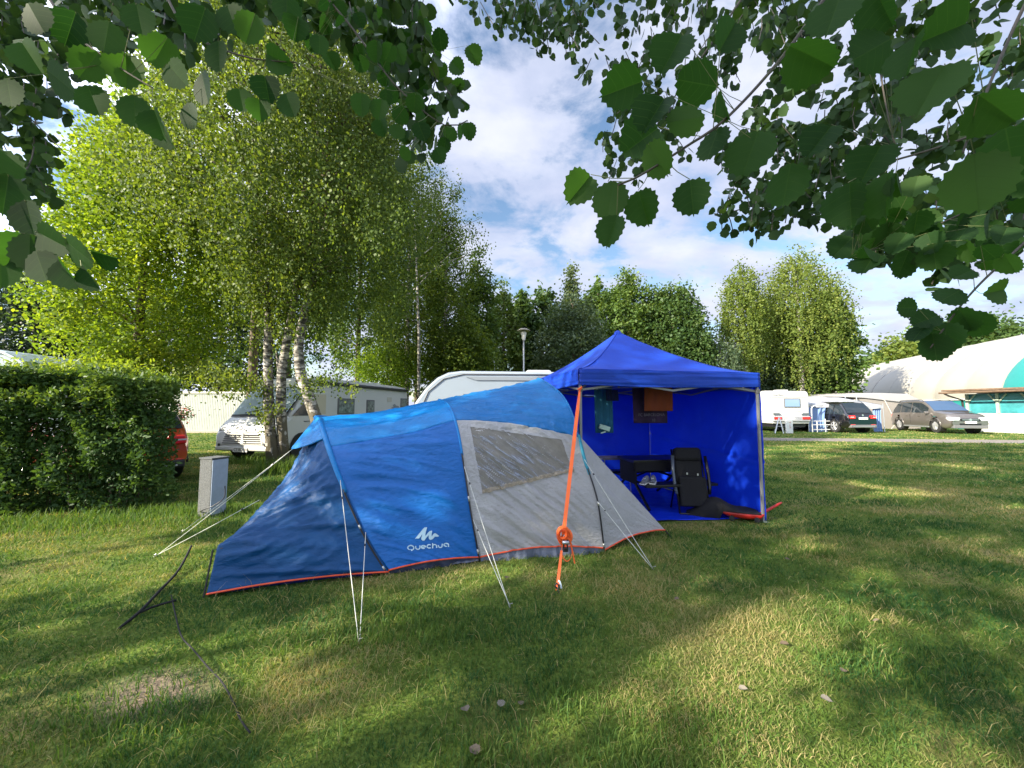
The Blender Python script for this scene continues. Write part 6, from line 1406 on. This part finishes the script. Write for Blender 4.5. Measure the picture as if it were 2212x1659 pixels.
for (x, y, w, a, tl) in ((60, 120, 110, 300, 30), (130, 175, 110, 320, 40), (230, 80, 100, 260, 30), (200, 215, 100, 290, 20), (290, 240, 100, 270, 30), (335, 265, 95, 285, 45), (380, 160, 90, 310, 20), (345, 110, 100, 240, 20), (270, 150, 110, 270, 20), (150, 60, 110, 250, 30), (80, 40, 110, 300, 30), (300, 40, 100, 280, 20), (20, 200, 90, 280, 40), (190, 140, 100, 230, 20)):
    put(x, y, .72 + .2 * rng.random(), w * .72, a, tl, br['l1'])
for (x, y, w, a, tl) in ((540, 60, 70, 250, 20), (600, 130, 66, 330, 10), (575, 190, 62, 280, 10), (625, 225, 55, 290, 20), (520, 215, 52, 280, 15), (560, 235, 50, 275, 10), (470, 120, 70, 270, 50), (440, 190, 70, 280, 60), (500, 40, 70, 290, 20), (430, 50, 80, 250, 30), (620, 20, 72, 270, 10), (690, 95, 46, 270, 10), (780, 225, 52, 270, 10), (820, 235, 46, 260, 20), (640, 60, 52, 260, 10), (410, 250, 60, 280, 50), (355, 290, 60, 290, 60)):
    put(x, y, .98, w, a, tl, br['l2'])
for (x, y, w, a, tl) in ((10, 420, 90, 260, 30), (60, 470, 80, 280, 50), (110, 520, 80, 330, 30), (170, 545, 80, 320, 55), (220, 555, 60, 340, 60), (30, 540, 80, 250, 20), (90, 575, 70, 290, 40), (140, 590, 70, 300, 60), (190, 600, 60, 300, 60), (0, 580, 80, 270, 30), (65, 545, 80, 270, 20), (-10, 360, 90, 270, 20)):
    put(x, y, .74, w, a, tl, br['l4'])
for k in range(95):
    t_ = rng.random(); q = b3 = br['l3'][int(t_ * 24)] if k % 2 else br['l6'][int(t_ * 24)]; d = q.y
    r_ = q - Vector((0, 0, CAMH)); xx = CX + F * r_.x / (r_.y * math.cos(PITCH) + r_.z * math.sin(PITCH)); yy = CY - F * (r_.z * math.cos(PITCH) - r_.y * math.sin(PITCH)) / (r_.y * math.cos(PITCH) + r_.z * math.sin(PITCH))
    put(xx + rng.normal(-8, 42), yy + rng.uniform(-20, 80), d * rng.uniform(.95, 1.1), rng.uniform(30, 44), stalk=br['l3'] if k % 2 else br['l6'])
near_leaves(big, 'near_leaves', (ASPEN_R, ASPEN_L), M_pl, PO); obj('stalk', pet, mat('leaf_stalk', (.16, .18, .07), .6), PO, kind='stuff')
# leaves further out on the same tree: masses of small aspen leaves
mid = []; stem = MB()
def region(poly, n, d0, d1, wpx0, wpx1):
    xs_ = [p[0] for p in poly]; ys_ = [p[1] for p in poly]; k = 0
    while k < n:
        cx, cy = rng.uniform(min(xs_), max(xs_)), rng.uniform(min(ys_), max(ys_)); ins = False
        for (a, b) in zip(poly, poly[1:] + poly[:1]):
            if (a[1] > cy) != (b[1] > cy) and cx < (b[0] - a[0]) * (cy - a[1]) / (b[1] - a[1]) + a[0]: ins = not ins
        if not ins: continue
        m_ = rng.integers(5, 12); d = rng.uniform(d0, d1); k += m_
        p0 = P(cx, cy - 22, d); p1 = P(cx + rng.normal(0, 16), cy + 26, d + rng.normal(0, .1)); stem.tube([p0 - PB_, p0.lerp(p1, .5) + Vector((rng.normal(0, .01), 0, 0)) - PB_, p1 - PB_], .0016 + .0006 * d, 4, cap=False)
        for _ in range(m_):
            t_ = rng.random(); q = p0.lerp(p1, t_) + Vector(rng.normal(0, .012 * d, 3)); s = rng.uniform(wpx0, wpx1) * d / F
            a = Vector(rng.normal(0, .6, 3)) + Vector((0, 0, -1)); nn = Vector(to_cam(q)).normalized() + Vector(rng.normal(0, .7, 3)); mid.append((tuple(q), s, tuple(a), tuple(nn)))
region([(980, -30), (1290, -30), (1270, 30), (1262, 90), (1215, 118), (1165, 90), (1150, 45), (1085, 48), (985, 12)], 420, 2.8, 3.3, 13, 18)
region([(1290, -30), (1560, -30), (1600, 120), (1500, 250), (1420, 420), (1370, 400), (1300, 380), (1270, 330), (1330, 260), (1275, 210), (1270, 130), (1340, 70)], 560, 2.4, 3.0, 15, 21)
region([(1560, -30), (2240, -30), (2240, 420), (1960, 440), (1900, 380), (1700, 380), (1640, 250), (1600, 120)], 1400, 2.2, 3.2, 18, 28)
region([(1700, 270), (1900, 370), (1840, 450), (1640, 480), (1560, 495), (1535, 470), (1590, 400), (1550, 345), (1590, 290)], 620, 2.0, 2.6, 16, 23)
region([(1900, 380), (2240, 380), (2240, 530), (2060, 560), (1960, 560), (1820, 530), (1840, 450)], 340, 1.7, 2.3, 26, 36)
region([(2000, 560), (2070, 560), (2060, 610), (2010, 600)], 26, 1.5, 1.7, 26, 34)
region([(-30, -30), (640, -30), (540, 60), (380, 110), (200, 110), (120, 240), (-30, 230)], 620, 1.8, 2.6, 22, 34)
region([(-30, 180), (70, 230), (110, 330), (90, 410), (40, 400), (-30, 420)], 240, 1.8, 2.6, 18, 26)
region([(600, -30), (930, -30), (925, 60), (860, 150), (800, 100), (640, 40)], 330, 1.8, 2.4, 22, 32)
region([(760, 60), (920, 90), (970, 160), (1000, 250), (900, 330), (870, 200), (770, 110)], 150, 1.7, 2.2, 22, 34)
near_leaves(mid, 'outer_leaves', ASPEN_S, M_pf, PO); obj('branch', stem, M_twig, PO, kind='stuff')
